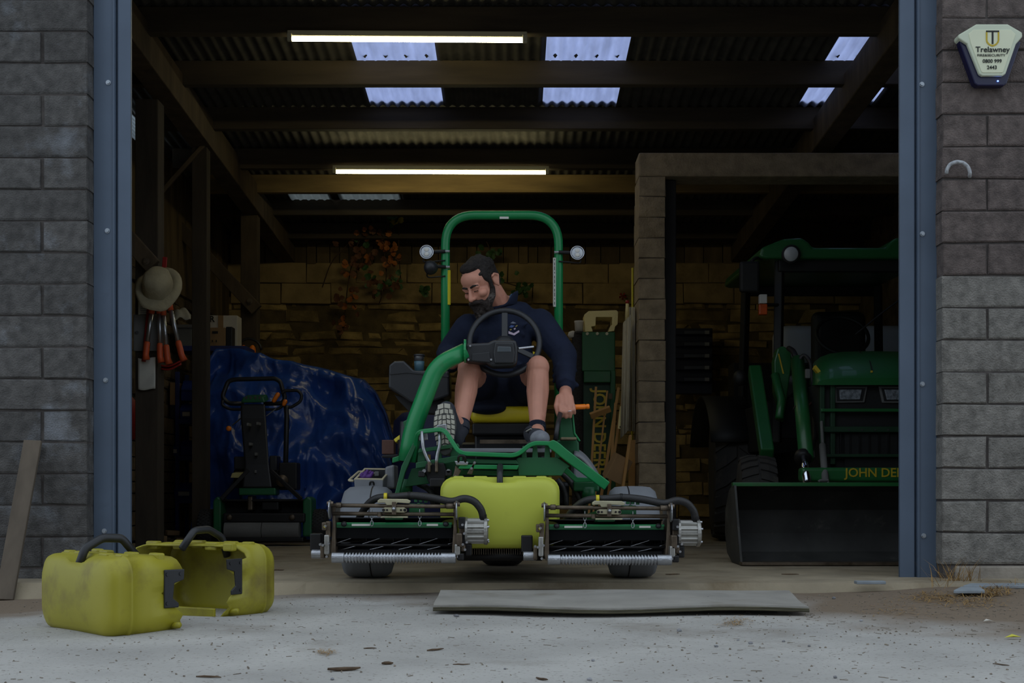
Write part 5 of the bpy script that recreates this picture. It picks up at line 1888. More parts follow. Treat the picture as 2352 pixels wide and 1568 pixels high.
# ------------------------------------------------------------------ stack of things between the mower and the pillar
Yg = 9.75
M_panelgreen = mat('panel_green', srgb(30, 88, 44), .5, var=.15, dirt=srgb(60, 80, 50), dscale=3, damt=.35)
M_panelgreen2 = mat('panel_green_dark', srgb(22, 58, 34), .6, var=.15)
M_yletter = mat('yellow_lettering', srgb(196, 170, 40), .5, var=.15)
M_foam = mat('cream_foam', srgb(232, 214, 150), .8, var=.06, bump=.2, bscale=120)
M_lath = mat('pale_lath', srgb(176, 132, 76), .8, var=.2, scale=10, stretch=(1, 1, .2))
M_mesh = mat('black_mesh', srgb(44, 40, 36), .9, var=.4, scale=70, bump=1.0, bscale=120)
M_sheetw = mat('dirty_white_sheet', srgb(172, 164, 142), .7, var=.15, dirt=srgb(130, 116, 88), dscale=3, damt=.4)

gp_ = thing('green_panel', 'tall green machine panel lettered JOHN DEERE sideways, behind the mower', 'panel', (P(1375, 0, Yg).x, Yg + .1, 0))
q = lambda x, y, d=0: P(x, y, Yg + d)
def gbox(x0, x1, y0, y1, d, th, nm, m, par=gp_, bev=.006, floor_=False):
    a, e_ = q(x0, y1, d), q(x1, y0, d)
    if floor_:
        a.z = 0
    return MB().box(((a.x + e_.x) / 2, Yg + d + th / 2, (a.z + e_.z) / 2), (e_.x - a.x, th, e_.z - a.z)).build(nm, m, par, bevel=bev)


gbox(1336, 1413, 762, 1200, .04, .12, 'back_panel', M_panelgreen2, floor_=True)
gbox(1337, 1413, 762, 852, .0, .05, 'upper_panel', M_panelgreen)
gbox(1341, 1403, 852, 878, -.02, .06, 'cross_bar', M_panelgreen)
gbox(1402, 1414, 850, 1200, .0, .05, 'side_rail', M_panelgreen, floor_=True)
for x_ in (1349, 1372, 1394):
    MB().cyl(q(x_, 766, -.002), q(x_, 766, -.012), .012, n=10).build('rivet', M_cream, gp_)
rot_txt = Matrix(((0, 0, 0), (0, 0, 0), (0, 0, 0)))
Rx = Euler((PI / 2, 0, 0)).to_matrix()
Rt = Euler((0, PI / 2, 0)).to_matrix() @ Rx
text('lettering', 'JOHN DEERE', q(1376, 992, .032), .135, M_yletter, gp_, rot=Rt, bold=.003, sx=.86)
fm = MB().prism([q(x_, y_, .0) for x_, y_ in ((1344, 762), (1342, 722), (1352, 714), (1416, 712), (1420, 716), (1419, 744), (1413, 750), (1411, 760), (1397, 762), (1402, 748), (1406, 746), (1406, 728), (1369, 728), (1368, 748), (1358, 750), (1362, 761))], (0, .2, 0))
tag(fm.build('foam_block', M_foam, bevel=.004), 'cream polystyrene packing block with a square cut-out on the green panel', 'packing foam')
t = thing('plastic_pot', 'small white plastic pot left of the polystyrene block', 'pot', q(1330, 762, .1))
MB().lathe(q(1330, 762, .06), (0, 0, 1), [(0, .032), (.07, .036), (.075, .038), (.085, .038)], 18).build('body', M_whitebox, t, smooth=True)
t = thing('mesh_roll', 'tall roll of black mesh standing left of the green panel', 'roll', (q(1327, 0).x, Yg + .05, 0))
c = q(1327, 0, .05)
c.z = 0
MB().lathe(c, (0, 0, 1), [(0, .044), (.6, .046), (1.2, .045), (P(0, 765, Yg).z, .044)], 20).build('roll', M_mesh, t, smooth=True)
MB().ell(c + V((.01, 0, P(0, 764, Yg).z)), (.05, .05, .02)).build('frayed_top', M_mesh, t)
MB().lathe(q(1316, 775, .05), V((-.3, 0, 1)), [(0, .03), (.03, .035), (.05, .02)], 14).build('white_end_cap', M_whitebox, t, smooth=True)
laths = [((1369, 888), (1356, 1120), .012, .018, 'thin lath leaning leftmost against the lettered green panel'), ((1395, 897), (1368, 1130), .012, .014, 'thin lath crossing the lettering of the green panel'),
         ((1421, 890), (1376, 1170), .018, .022, 'broad lath, left one of the bundle leaning by the pillar'), ((1433, 892), (1392, 1170), .018, .020, 'lath in the middle of the bundle leaning by the pillar'),
         ((1414, 925), (1396, 1170), .016, .022, 'shorter dark lath at the right of the leaning bundle')]
for k, (a, e_, th, w_, lb) in enumerate(laths):
    p0, p1_ = q(*a, -.06 - .012 * k), q(*e_, -.22 - .012 * k)
    p1_ = p1_ + (p0 - p1_) * ((.0 - p1_.z) / (p0.z - p1_.z))
    tag(MB().bar(p0, p1_, w_, th, up=(0, -1, 0)).build('timber_lath', M_lath, bevel=.002), lb, 'lath', 'laths leaning by the pillar')
tag(MB().bar(q(1356, 955, -.17), q(1402, 938, -.17), .03, .045, up=(0, -.6, 1)).build('wood_block', M_lath, bevel=.003), 'short wood block wedged across the thin laths', 'block')
tag(MB().box(q(1402, 910, -.1), (.03, .03, .045)).build('wood_offcut', M_wood_old, bevel=.003), 'small dark offcut resting behind the lath bundle', 'offcut')
t = thing('metal_bracket', 'cream flat metal bracket with holes hung by the lath bundle', 'bracket', q(1428, 985, -.3))
MB().prism([q(x_, y_, -.3) for x_, y_ in ((1424, 932), (1438, 936), (1432, 986), (1419, 984))], (0, .012, 0)).build('plate', M_foam, t, bevel=.002)
for x_, y_ in ((1430, 940), (1428, 962), (1425, 980)):
    MB().cyl(q(x_, y_, -.302), q(x_, y_, -.306), .007, n=10).build('hole', M_black, t)
# dirty white corrugated sheets against the pillar's left face
for k, (x0, x1, y0, y1, lb) in enumerate(((1428, 1446, 722, 988, 'dirty white sheet leaning on the pillar, left of the pair'), (1440, 1458, 705, 990, 'dirty white sheet leaning on the pillar, right of the pair'))):
    Yq = 9.3 + .08 * k
    f_ = lambda u, v: P(x0 + (x1 - x0) * u + (3 - 6 * v if k == 0 else 0), y0 + 20 * (1 - u) * (1 - k) + (y1 - y0) * v, Yq + .01 * math.sin(u * 2 * PI * 2.5) + .12 * (1 - u))
    tag(MB().grid(f_, 20, 2).build('corrugated_sheet', M_sheetw, smooth=True, solid=.005), lb, 'sheet', 'white sheets leaning on the pillar')
tag(MB().cyl(V((P(1451, 0, 9.62).x, 9.62, 0)), P(1453, 615, 9.62), .008, n=8).build('yellow_rod', M_ystick, smooth=True), 'thin yellow rod standing against the left edge of the pillar', 'rod')
t = thing('red_tipped_stick', 'pale stick with a red tip above the white sheets', 'stick', P(1441, 760, 9.4))
MB().cyl(P(1440, 735, 9.4), P(1441, 694, 9.4), .016, .012, n=10).build('stick', M_foam, t, smooth=True)
MB().cyl(P(1441, 697, 9.4), P(1441, 690, 9.4), .014, n=10).build('tip', M_red, t, smooth=True)
t = thing('red_ribbon', 'bit of red ribbon on the wall left of the pillar', 'ribbon', P(1430, 685, 13.0))
for k in range(5):
    a_ = k * 1.26
    MB().prism([P(1430, 680, 13.14), P(1430 + 9 * math.cos(a_), 680 + 9 * math.sin(a_), 13.14), P(1430 + 8 * math.cos(a_ + .6), 680 + 8 * math.sin(a_ + .6), 13.12)], (0, .01, 0)).build('loop', M_red, t)
bx = MB().box(P(1418, 1075, 9.25), (.13, .14, .19), Euler((.2, .45, .2)).to_matrix())
tag(bx.build('cardboard_box', M_card, bevel=.004), 'brown cardboard box tipped over beside the foot of the pillar', 'box')
pb = P(1448, 1000, 9.2)
tag(MB().bar(pb, V((P(1410, 0, 9.05).x, 9.05, 0)), .02, .06, up=(0, -1, 0)).build('timber_lath', M_lath, bevel=.003), 'pale lath slanting down in front of the pillar foot', 'lath')
pb = P(1452, 1010, 9.45)
tag(MB().bar(pb, V((pb.x - .01, 9.42, 0)), .05, .02, up=(0, -1, 0)).build('timber_lath', M_lath, bevel=.003), 'upright pale lath beside the pillar foot', 'lath')

# wall rack in the tractor bay
t = thing('wall_rack', 'dark blue wall rack with five label slots in the tractor bay', 'rack', P(1592, 905, 12.9))
a, e_ = P(1550, 905, 12.95), P(1635, 755, 12.95)
MB().box((a + e_) / 2, (e_.x - a.x, .1, e_.z - a.z)).build('back', mat('navy_rack', srgb(28, 34, 56), .6, var=.1), t, bevel=.006)
for k in range(5):
    y_ = 763 + k * 27
    MB().box(P(1592, y_, 12.87), (.36, .05, .05)).build('slot', MATS['navy_rack'], t, bevel=.004)
    MB().box(P(1600, y_, 12.84), (.25, .01, .03)).build('label_strip', mat('grey_label', srgb(70, 76, 92), .6), t)
    MB().box(P(1624, y_, 12.835), (.045, .01, .035)).build('label_clip', mat('pale_label', srgb(130, 134, 142), .6), t)

# ------------------------------------------------------------------ tractor with front loader
tr = thing('tractor', 'green cab tractor with front loader bucket parked in the right bay', 'tractor', (2.35, 8.9, 0))
T = lambda b, n, m, par=None, **k: b.build(n, m, par or tr, **k)
M_tgreen = mat('tractor_green', srgb(34, 98, 50), .4, var=.12, scale=4, dirt=srgb(60, 80, 56), dscale=4, damt=.3, coat=.2)
M_tdark = mat('tractor_dark', srgb(24, 25, 25), .6, var=.15)
M_tyre = mat('tractor_tyre', srgb(58, 56, 54), .9, var=.15, scale=8, dirt=srgb(90, 82, 70), dscale=6, damt=.35)
M_bucket = mat('bucket_inside', srgb(64, 64, 62), .75, .2, var=.35, scale=5, dirt=srgb(120, 116, 108), dscale=7, damt=.28)
M_glass = glass('cab_glass', (.78, .84, .84), .06)
yaw = Euler((0, 0, math.radians(-6))).to_matrix()


def tyre(c, r, w, n, nm, lug):
    ax = yaw @ V((1, 0, 0))
    o = T(MB().lathe(c, ax, [(-w / 2, r * .55), (-w / 2, r * .82), (-w * .44, r * .93), (-w * .2, r * .965), (w * .2, r * .965), (w * .44, r * .93), (w / 2, r * .82), (w / 2, r * .55)], 40), nm, M_tyre, smooth=True)
    MB().lathe(c, ax, [(-w * .35, .05), (-w * .35, r * .5), (-w * .4, r * .56), (w * .4, r * .56), (w * .35, r * .5), (w * .35, .05)], 28).build('rim', M_seat, o, smooth=True)
    lg = MB()
    for i in range(n):
        for s_ in (-1, 1):
            a0 = 2 * PI * (i + (.5 if s_ > 0 else 0)) / n
            vs = []
            for t_, aa in ((.03, 0), (.25, .55), (.48, 1.0)):
                for da in (-.30, .30):
                    a_ = a0 + (aa * lug + da) * 2 * PI / n
                    for rr in (r * (.95 - .05 * (t_ > .4)), r * (1.0 - .05 * (t_ > .4))):
                        p = V((s_ * w * t_, rr * math.cos(a_), rr * math.sin(a_)))
                        vs.append(c + yaw @ p)
            f_ = []
            for k in range(2):
                b0 = k * 4
                f_ += [(b0 + 1, b0 + 3, b0 + 7, b0 + 5), (b0, b0 + 1, b0 + 5, b0 + 4), (b0 + 2, b0 + 6, b0 + 7, b0 + 3)]
            f_ += [(0, 2, 3, 1), (8, 9, 11, 10)]
            lg.add(vs, f_)
    lg.build('tread_lugs', M_tyre, o)
    return o


tyre(V((P(1702, 0, 10.0).x, 10.35, .56)), .56, .36, 22, 'rear_wheel', .7)
tyre(V((P(1753, 0, 8.2).x, 8.42, .325)), .325, .24, 26, 'front_wheel', .35)
tyre(V((P(1702, 0, 10.0).x + 1.1, 10.25, .56)), .56, .36, 22, 'rear_wheel', .7)
tyre(V((P(1753, 0, 8.2).x + 1.12, 8.34, .325)), .325, .24, 26, 'front_wheel', .35)
# bucket
bx0 = P(1703, 0, 6.93).x
prof = [(6.90, .012), (7.20, .004), (7.36, .05), (7.43, .16), (7.42, .30), (7.30, .41), (7.18, .447)]
bk = MB()
bk.loft([[V((x_, y_, z_)) for y_, z_ in prof] for x_ in (bx0, bx0 + 1.56)], cap=False, closed=False)
bucket = T(bk, 'bucket', M_bucket, smooth=False, solid=.012)
for x_ in (bx0, bx0 + 1.56):
    MB().prism([V((x_ - .006, y_, z_)) for y_, z_ in [(6.92, .0)] + prof[1:] + [(7.12, .44), (6.98, .12)]], (.012, 0, 0)).build('bucket_side', M_bucket, bucket)
MB().box((bx0 + .78, 7.17, .447), (1.58, .05, .022)).build('bucket_lip', M_tgreen, bucket, bevel=.003)
MB().box((bx0 + .78, 6.905, .012), (1.58, .1, .016)).build('cutting_edge', M_greasy, bucket, bevel=.002)
# loader arms, cylinders, cross tube
T(MB().bar(P(1733, 850, 9.1), P(1762, 1045, 8.35), .09, .10), 'loader_arm', M_tgreen, bevel=.012)
T(MB().bar(P(1733, 850, 9.1) + V((1.15, 0, 0)), P(1762, 1045, 8.35) + V((1.15, 0, 0)), .09, .10), 'loader_arm', M_tgreen, bevel=.012)
T(MB().prism([P(x_, y_, 8.9) for x_, y_ in ((1786, 800), (1798, 794), (1815, 802), (1820, 825), (1814, 870), (1800, 970), (1780, 900), (1778, 830))], (0, .1, 0)), 'loader_mast', M_tgreen, bevel=.01)
T(MB().prism([P(x_, y_, 8.89) for x_, y_ in ((1787, 812), (1790, 812), (1801, 858), (1798, 858))], (0, .01, 0)), 'yellow_stripe', M_yletter)
T(MB().tube([P(1780, 860, 8.8), P(1795, 920, 8.7), P(1790, 960, 8.6)], .03, 10), 'mast_link', M_tgreen, smooth=True)
bc = T(MB().cyl(P(1832, 828, 8.5), P(1852, 1052, 7.7), .046, n=20), 'boom_cylinder', M_tgreen, smooth=True)
MB().cyl(P(1845, 1040, 7.72), P(1854, 1108, 7.5), .024, n=14).build('piston_rod', M_chrome, bc, smooth=True)
MB().lathe(P(1844, 1044, 7.73), (P(1852, 1052, 7.7) - P(1832, 828, 8.5)), [(0, .05), (.03, .055), (.05, .05)], 18).build('gland', M_blackm, bc, smooth=True)
MB().lathe(P(1839, 940, 8.1), (P(1852, 1052, 7.7) - P(1832, 828, 8.5)), [(0, .049), (.015, .049)], 18).build('clamp', M_blackm, bc)
T(MB().tube(roundpath([P(1833, 835, 8.45), P(1845, 812, 8.45), P(1862, 830, 8.4), P(1868, 900, 8.3), P(1872, 1010, 8.0), P(1862, 1040, 7.8)], .08, 5), .014, 8), 'loader_hose', M_hose, smooth=True)
T(MB().tube(roundpath([P(1812, 800, 8.8), P(1822, 806, 8.7), P(1832, 830, 8.6)], .05, 5), .02, 8), 'loader_hose', M_hose, smooth=True)
T(MB().cyl(P(1846, 940, 8.06), P(1870, 920, 8.2), .008, n=8), 'hose_clip', M_brown)
T(MB().cyl(P(1880, 852, 8.2), P(1890, 1025, 7.75), .010, n=10), 'level_rod', M_crate, smooth=True)
T(MB().cyl(P(1889, 1022, 7.75), P(1896, 1106, 7.5), .021, n=10), 'level_sleeve', M_crate, smooth=True)
T(MB().tube([P(1880, 1106, 7.45), P(1884, 1103, 7.45), P(1902, 1103, 7.45), P(1902, 1108, 7.45)], .008, 8), 'rod_foot', M_crate)
for x_, y_ in ((1855, 858), (1858, 1018), (1868, 1040), (1862, 1030)):
    T(MB().box(P(x_, y_, 8.1), (.03, .03, .06)), 'hose_fitting', M_crate, bevel=.005)
x0_ = P(1850, 0, 7.55).x
ct = T(MB().box((x0_ + .6, 7.6, P(0, 1090, 7.55).z), (1.25, .1, .088)), 'cross_tube', M_tgreen, bevel=.02, seg=3)
text('lettering', 'JOHN DEERE', P(1941, 1086, 7.546), .075, M_yletter, ct, align='LEFT', bold=.001)
# bonnet
hood = []
for (yt, yb, hw, Yh_) in ((868, 884, 128, 7.86), (852, 884, 132, 7.9), (828, 884, 136, 8.05), (812, 884, 140, 8.35), (806, 884, 146, 8.75)):
    ring = []
    cx_ = 2005
    for i in range(13):
        a_ = PI * i / 12
        ring.append(P(cx_ - hw * math.copysign(abs(math.cos(a_)) ** .55, math.cos(a_)), yb - (yb - yt) * math.sin(a_) ** .55, Yh_))
    hood.append(ring)
hb_ = MB().loft(hood, cap=False, closed=False)
hb_.add(hood[0], [tuple(range(13))])
T(hb_, 'bonnet', M_tgreen, smooth=True, bevel=0)
T(MB().tube([P(1972, 806, 8.6), P(1998, 830, 8.03), P(2003, 850, 7.9)], .004, 6), 'bonnet_crease', M_tdark)
T(MB().box(P(2002, 853, 7.885), (.012, .008, .012)), 'bonnet_badge', M_yletter)
T(MB().prism([P(x_, y_, 7.97) for x_, y_ in ((1874, 838), (1890, 858), (1880, 858), (1870, 846))], (0, .05, 0)), 'side_decal', M_yletter)
gl_ = T(MB().prism([P(x_, y_, 7.92) for x_, y_ in ((1884, 878), (2130, 878), (2132, 1100), (1886, 1100))], (0, .6, 0)), 'grille', M_tdark, bevel=.01)
for pts in (((1916, 887), (1993, 887), (1986, 924), (1918, 925)), ((2019, 887), (2096, 887), (2094, 925), (2027, 925))):
    fr_ = MB().prism([P(x_, y_, 7.905) for x_, y_ in pts], (0, .03, 0)).build('headlight', M_crate, gl_, bevel=.004)
    cxx, cyy = sum(p[0] for p in pts) / 4, sum(p[1] for p in pts) / 4
    MB().prism([P(cxx + (x_ - cxx) * .86, cyy + (y_ - cyy) * .78, 7.9) for x_, y_ in pts], (0, .012, 0)).build('headlight_recess', M_tdark, gl_)
    MB().prism([P(cxx + (x_ - cxx) * .68, cyy + (y_ - cyy) * .62, 7.894) for x_, y_ in pts], (0, .01, 0)).build('headlight_lens', mat('dark_lens', srgb(120, 126, 132), .15, var=.5, scale=60, coat=.5), gl_, bevel=.003)
for y_, h_, m_ in ((942, .02, M_tgreen), (986, .035, M_panelgreen2), (1046, .02, M_panelgreen2)):
    T(MB().box(P(2010, y_, 7.88), (.68, .03, h_)), 'guard_bar', m_, bevel=.004)
for k in range(7):
    T(MB().cyl(P(1950 + 30 * k, 987, 7.865), P(1950 + 30 * k, 987, 7.86), .006, n=8), 'guard_hole', M_tdark)
for x_ in (1888, 1912):
    T(MB().box(P(x_, 975, 7.9), (.03, .03, .5)), 'guard_post', M_panelgreen2, bevel=.004)
for x_ in range(1930, 2100, 22):
    T(MB().box(P(x_, 1018, 7.9), (.008, .02, .14)), 'grille_slat', M_blackm)
T(MB().box(P(1990, 1045, 8.3), (.5, .8, .25)), 'engine_frame', M_tdark)
T(MB().box((2.35, 9.1, .55), (.55, 1.7, .3)), 'chassis', M_tdark)
T(MB().cyl((1.6, 8.42, .33), (2.8, 8.36, .33), .06, n=12), 'front_axle', M_tgreen)
# cab
Yc_ = 9.0
cx0, cx1 = P(1775, 0, Yc_).x, P(1775, 0, Yc_).x + 1.18
zr, zb = P(0, 585, Yc_).z, .75
for x_ in (cx0, cx1):
    T(MB().bar((x_ + (.03 if x_ == cx0 else -.03), Yc_, zb), (x_ + (.06 if x_ == cx0 else -.06), Yc_ + .05, zr), .06, .06), 'cab_pillar', M_tdark, bevel=.01)
    T(MB().bar((x_ + (.02 if x_ == cx0 else -.02), Yc_ + 1.35, zb), (x_ + (.05 if x_ == cx0 else -.05), Yc_ + 1.3, zr), .06, .06), 'cab_pillar', M_tdark, bevel=.01)
    T(MB().box((x_, Yc_ + .68, .88), (.05, 1.2, .35)), 'cab_side', M_tdark, bevel=.01)
    # fenders
    T(MB().grid(lambda u, v, x_=x_: (x_ + (-.32 + .34 * u if x_ == cx0 else -.02 + .34 * u), 10.35 - .62 * math.cos(PI * (.12 + .76 * v)), .56 + .62 * math.sin(PI * (.12 + .76 * v))), 2, 14), 'rear_fender', M_tdark, smooth=True, solid=.015)
T(MB().box(((cx0 + cx1) / 2, Yc_ + .02, zr - .05), (1.1, .06, .14)), 'cab_header', M_tdark, bevel=.01)
T(MB().box(((cx0 + cx1) / 2, Yc_ + 1.33, zr - .05), (1.1, .06, .08)), 'cab_header', M_tdark, bevel=.01)
T(MB().box(((cx0 + cx1) / 2, Yc_ + .02, .93), (1.1, .04, .3)), 'cab_dash', M_tdark, bevel=.01)
T(MB().add([(cx0 + .06, Yc_ + .01, 1.08), (cx1 - .06, Yc_ + .01, 1.08), (cx1 - .08, Yc_ + .04, zr - .1), (cx0 + .08, Yc_ + .04, zr - .1)], [(0, 1, 2, 3)]), 'windscreen', M_glass)
rr = [(1744, 590), (1750, 568), (1800, 548), (1842, 545), (1858, 556), (1868, 568), (2034, 568), (2044, 556), (2058, 545), (2102, 548), (2150, 566), (2156, 590), (2140, 594), (1760, 594)]
roof = T(MB().prism([P(x_, y_, 8.92) for x_, y_ in rr], (0, 1.5, .03)), 'cab_roof', M_tgreen, bevel=.02, seg=3)
for x_ in (1816, 2084):
    c = P(x_, 584, 8.90)
    MB().lathe(c, (0, -1, -.2), [(-.03, .02), (0, .062), (.012, .068), (.016, .06)], 24).build('roof_lamp_housing', M_tdark, roof, smooth=True)
    MB().lathe(c + V((0, -.012, 0)), (0, -1, -.2), [(0, .056), (.01, .045), (.014, .002)], 24).build('roof_lamp_lens', M_lens, roof, smooth=True)
mi = T(MB().box(P(1721, 636, 8.9), (.14, .05, .22)), 'mirror', M_tdark, bevel=.02, seg=3)
MB().tube(roundpath([P(1726, 600, 8.92), P(1735, 592, 8.95), P(1760, 594, 9.0)], .03), .012, 8).build('mirror_arm', M_tdark, mi, smooth=True)
il = T(MB().box(P(1752, 687, 8.95), (.055, .05, .065)), 'side_lamp', M_sticker, bevel=.006)
MB().box(P(1752, 711, 8.95), (.058, .05, .075)).build('indicator_lens', mat('orange_lens', srgb(190, 80, 30), .3), il, bevel=.006)
T(MB().cyl(P(1762, 700, 8.97), P(1790, 700, 9.02), .012, n=8), 'lamp_bracket', M_tdark)
T(MB().ell(P(1700, 868, 9.3), (.055, .05, .06)), 'work_lamp', M_tdark, smooth=True)
T(MB().tube([P(1965, 768, 8.97), P(2030, 715, 8.97), P(2075, 682, 8.97)], .007, 6), 'wiper', M_tdark)
T(MB().box(P(1925, 790, 9.75), (.42, .12, .5)), 'seat_back', M_tdark, bevel=.06, seg=4)
wcn = P(1935, 770, 9.3)
T(MB().tube([wcn + V((.19 * math.cos(t_), .11 * math.sin(t_), .15 * math.sin(t_))) for t_ in [2 * PI * i / 32 for i in range(32)]], .014, 8, closed=True), 'steering_wheel', M_tdark, smooth=True)
# pale spray tank behind the cab
tk = thing('spray_tank', 'pale translucent plastic tank seen through the tractor cab', 'tank', (2.5, 11.2, .0))
M_tank = mat('pale_tank', srgb(226, 232, 240), .5, var=.04)
za, zb_ = P(0, 832, 11.0).z, P(0, 742, 11.0).z
for x0_, x1_ in ((1792, 1890), (1946, 2110)):
    a, e_ = P(x0_, 832, 11.0), P(x1_, 745, 11.0)
    MB().box(((a.x + e_.x) / 2, 11.2, (a.z + e_.z) / 2), (e_.x - a.x, .4, e_.z - a.z)).build('tank_half', M_tank, tk, bevel=.08, seg=4, smooth=True)
MB().box((2.55, 11.2, za / 2), (1.2, .3, za)).build('tank_stand', M_tdark, tk)

# ------------------------------------------------------------------ outside walls: alarm box and iron hook
al = thing('alarm_box', 'white and blue security alarm box on the right wall', 'alarm', P(2275, 195, 5.84))
A = lambda x, y, d=0: P(x, y, 5.89 - d)
M_alw = mat('alarm_white', srgb(206, 214, 190), .5, var=.03)
M_alf = mat('alarm_face', srgb(222, 226, 196), .5, var=.03)
M_alb = mat('alarm_blue', srgb(12, 14, 56), .35, var=.1, coat=.1)
MB().prism([A(x_, y_, .045) for x_, y_ in ((2203, 92), (2222, 90), (2330, 90), (2346, 96), (2342, 108), (2313, 192), (2305, 197), (2246, 197), (2238, 192), (2206, 104))], (0, .045, 0)).build('blue_base', M_alb, al, bevel=.006)
MB().prism([A(x_, y_, .062) for x_, y_ in ((2243, 55), (2315, 55), (2348, 74), (2349, 84), (2334, 101), (2310, 170), (2303, 174), (2257, 174), (2250, 170), (2222, 101), (2202, 88), (2201, 80))], (0, .062, 0)).build('cover', M_alw, al, bevel=.006, seg=3)
MB().prism([A(x_, y_, .065) for x_, y_ in ((2236, 68), (2322, 68), (2333, 78), (2326, 100), (2305, 164), (2302, 167), (2257, 167), (2254, 164), (2230, 100), (2225, 78))], (0, .01, 0)).build('front_face', M_alf, al, bevel=.002)
M_ink = mat('black_ink', srgb(22, 28, 24), .6, var=.05)
ins = lambda b, n, m: b.build(n, m, al)
ins(MB().prism([A(x_, y_, .0665) for x_, y_ in ((2265, 70), (2295, 70), (2295, 73.5), (2265, 73.5))], (0, .002, 0)), 'emblem_bar', M_ink)
ins(MB().prism([A(x_, y_, .0665) for x_, y_ in ((2278, 73), (2282, 73), (2282, 101), (2278, 101))], (0, .002, 0)), 'emblem_stem', M_ink)
sh_ = [(2266.2, 74), (2266.2, 92), (2267.5, 97), (2272, 102), (2279.8, 105.5), (2287.5, 102), (2292, 97), (2293.5, 92), (2293.5, 74)]
for (xa, ya_), (xb, yb_) in zip(sh_, sh_[1:]):
    ins(MB().bar(A(xa, ya_, .066), A(xb, yb_, .066), .0072, .002, up=(0, -1, 0)), 'emblem_shield', M_yletter)
text('lettering', 'Trelawney', A(2280, 114, .0672), .036, M_ink, al, bold=.0004, sx=1.03)
text('lettering', 'FIRE&SECURITY', A(2277, 127, .0672), .0162, M_ink, al, sx=1.18)
text('lettering', '0800 999', A(2279, 140.5, .0672), .024, M_ink, al, bold=.0003, sx=.98)
text('lettering', '2443', A(2278.5, 155, .0672), .024, M_ink, al, bold=.0003, sx=.98)
MB().ell(A(2292, 186, .047), (.004, .003, .003)).build('status_light', emission('blue_led', (.05, .15, 1.0), 14), al, smooth=True)
hk = [P(2174 + 0, 398, 5.87), P(2175, 388, 5.86), P(2182, 377, 5.855), P(2196, 371, 5.85), P(2212, 373, 5.85), P(2223, 382, 5.855), P(2228, 394, 5.86), P(2227, 406, 5.88)]
tag(MB().tube(roundpath(hk, .02), .0085, 10).build('iron_hook', mat('flaking_paint', srgb(176, 180, 184), .8, var=.3, scale=60, bump=.8), smooth=True), 'pale curved iron hook set in the right wall', 'hook')
# plank leaning on the left wall
pk = MB()
zb0 = ground_z(-2.2, 5.55)
b0 = V((P(10, 0, 5.6).x, 5.6, zb0))
pt0 = P(76, 1012, 5.87)
dr_ = (pt0 - b0).normalized()
pk.bar(b0, pt0, .082, .02, up=(0, -1, .1))
tag(pk.build('plank', mat('weathered_plank', srgb(94, 84, 72), .9, var=.25, scale=12, stretch=(1, 1, .2), bump=.3), bevel=.003), 'weathered plank leaning on the left wall', 'plank')

# ------------------------------------------------------------------ yard: plywood, stones, twigs, dry grass
M_ply = mat('dusty_plywood', srgb(152, 148, 140), .9, var=.14, scale=5, bump=.3, bscale=40, dirt=srgb(120, 112, 98), dscale=3, damt=.4)
M_plyedge = mat('plywood_edge', srgb(74, 70, 52), .9, var=.4, scale=30, stretch=(.3, 1, 6))
ply = thing('plywood_sheet', 'grey dusty plywood sheet lying in front of the mower', 'plywood', (P(1420, 0, 5.0).x, 5.0, -.05))
fl_, fr_, br_, bl_ = P(995, 1404, 4.72), P(1858, 1407, 4.72), P(1812, 1372, 5.36), P(1012, 1372, 5.36)
vs = []
for j in range(7):
    for i in range(41):
        u, v = i / 40, j / 6
        p = fl_.lerp(fr_, u).lerp(bl_.lerp(br_, u), v)
        zz = ground_z(p.x, p.y) + .026 + .004 * math.sin(u * 9 + v * 2) + (.006 * math.sin(u * 3) if j == 0 else 0)
        if j == 0:
            p.y += .008 * noise.noise(V((u * 22, 0, 0))) + .004 * noise.noise(V((u * 70, 3, 0)))
        vs.append(V((p.x, p.y, zz)))
fs = [(j * 41 + i, j * 41 + i + 1, (j + 1) * 41 + i + 1, (j + 1) * 41 + i) for j in range(6) for i in range(40)]
po = MB().add(vs, fs).build('board', M_ply, ply, solid=.014)
for k in range(2):
    e_ = MB()
    top_ = [vs[i] + V((0, -.004 - .004 * k + .006 * noise.noise(V((i * .7, k * 5, 0))), -.004 - .006 * k)) for i in range(41)]
    e_.tube(top_, .0045, 6).build('frayed_ply', M_plyedge, ply)

M_pebble = mat('grey_pebble', srgb(138, 138, 140), .9, var=.25, scale=40, pv=.35)
M_twig = mat('dry_twig', srgb(92, 74, 56), .9, var=.3, scale=40)


def on_ground(px, py):
    """ground point seen at a pixel"""
    Y = 4.5
    for _ in range(30):
        p = P(px, py, Y)
        z_ = ground_z(p.x, p.y)
        Y = F * (HC - z_) / (py - HY)
    p = P(px, py, Y)
    p.z = ground_z(p.x, p.y)
    return p


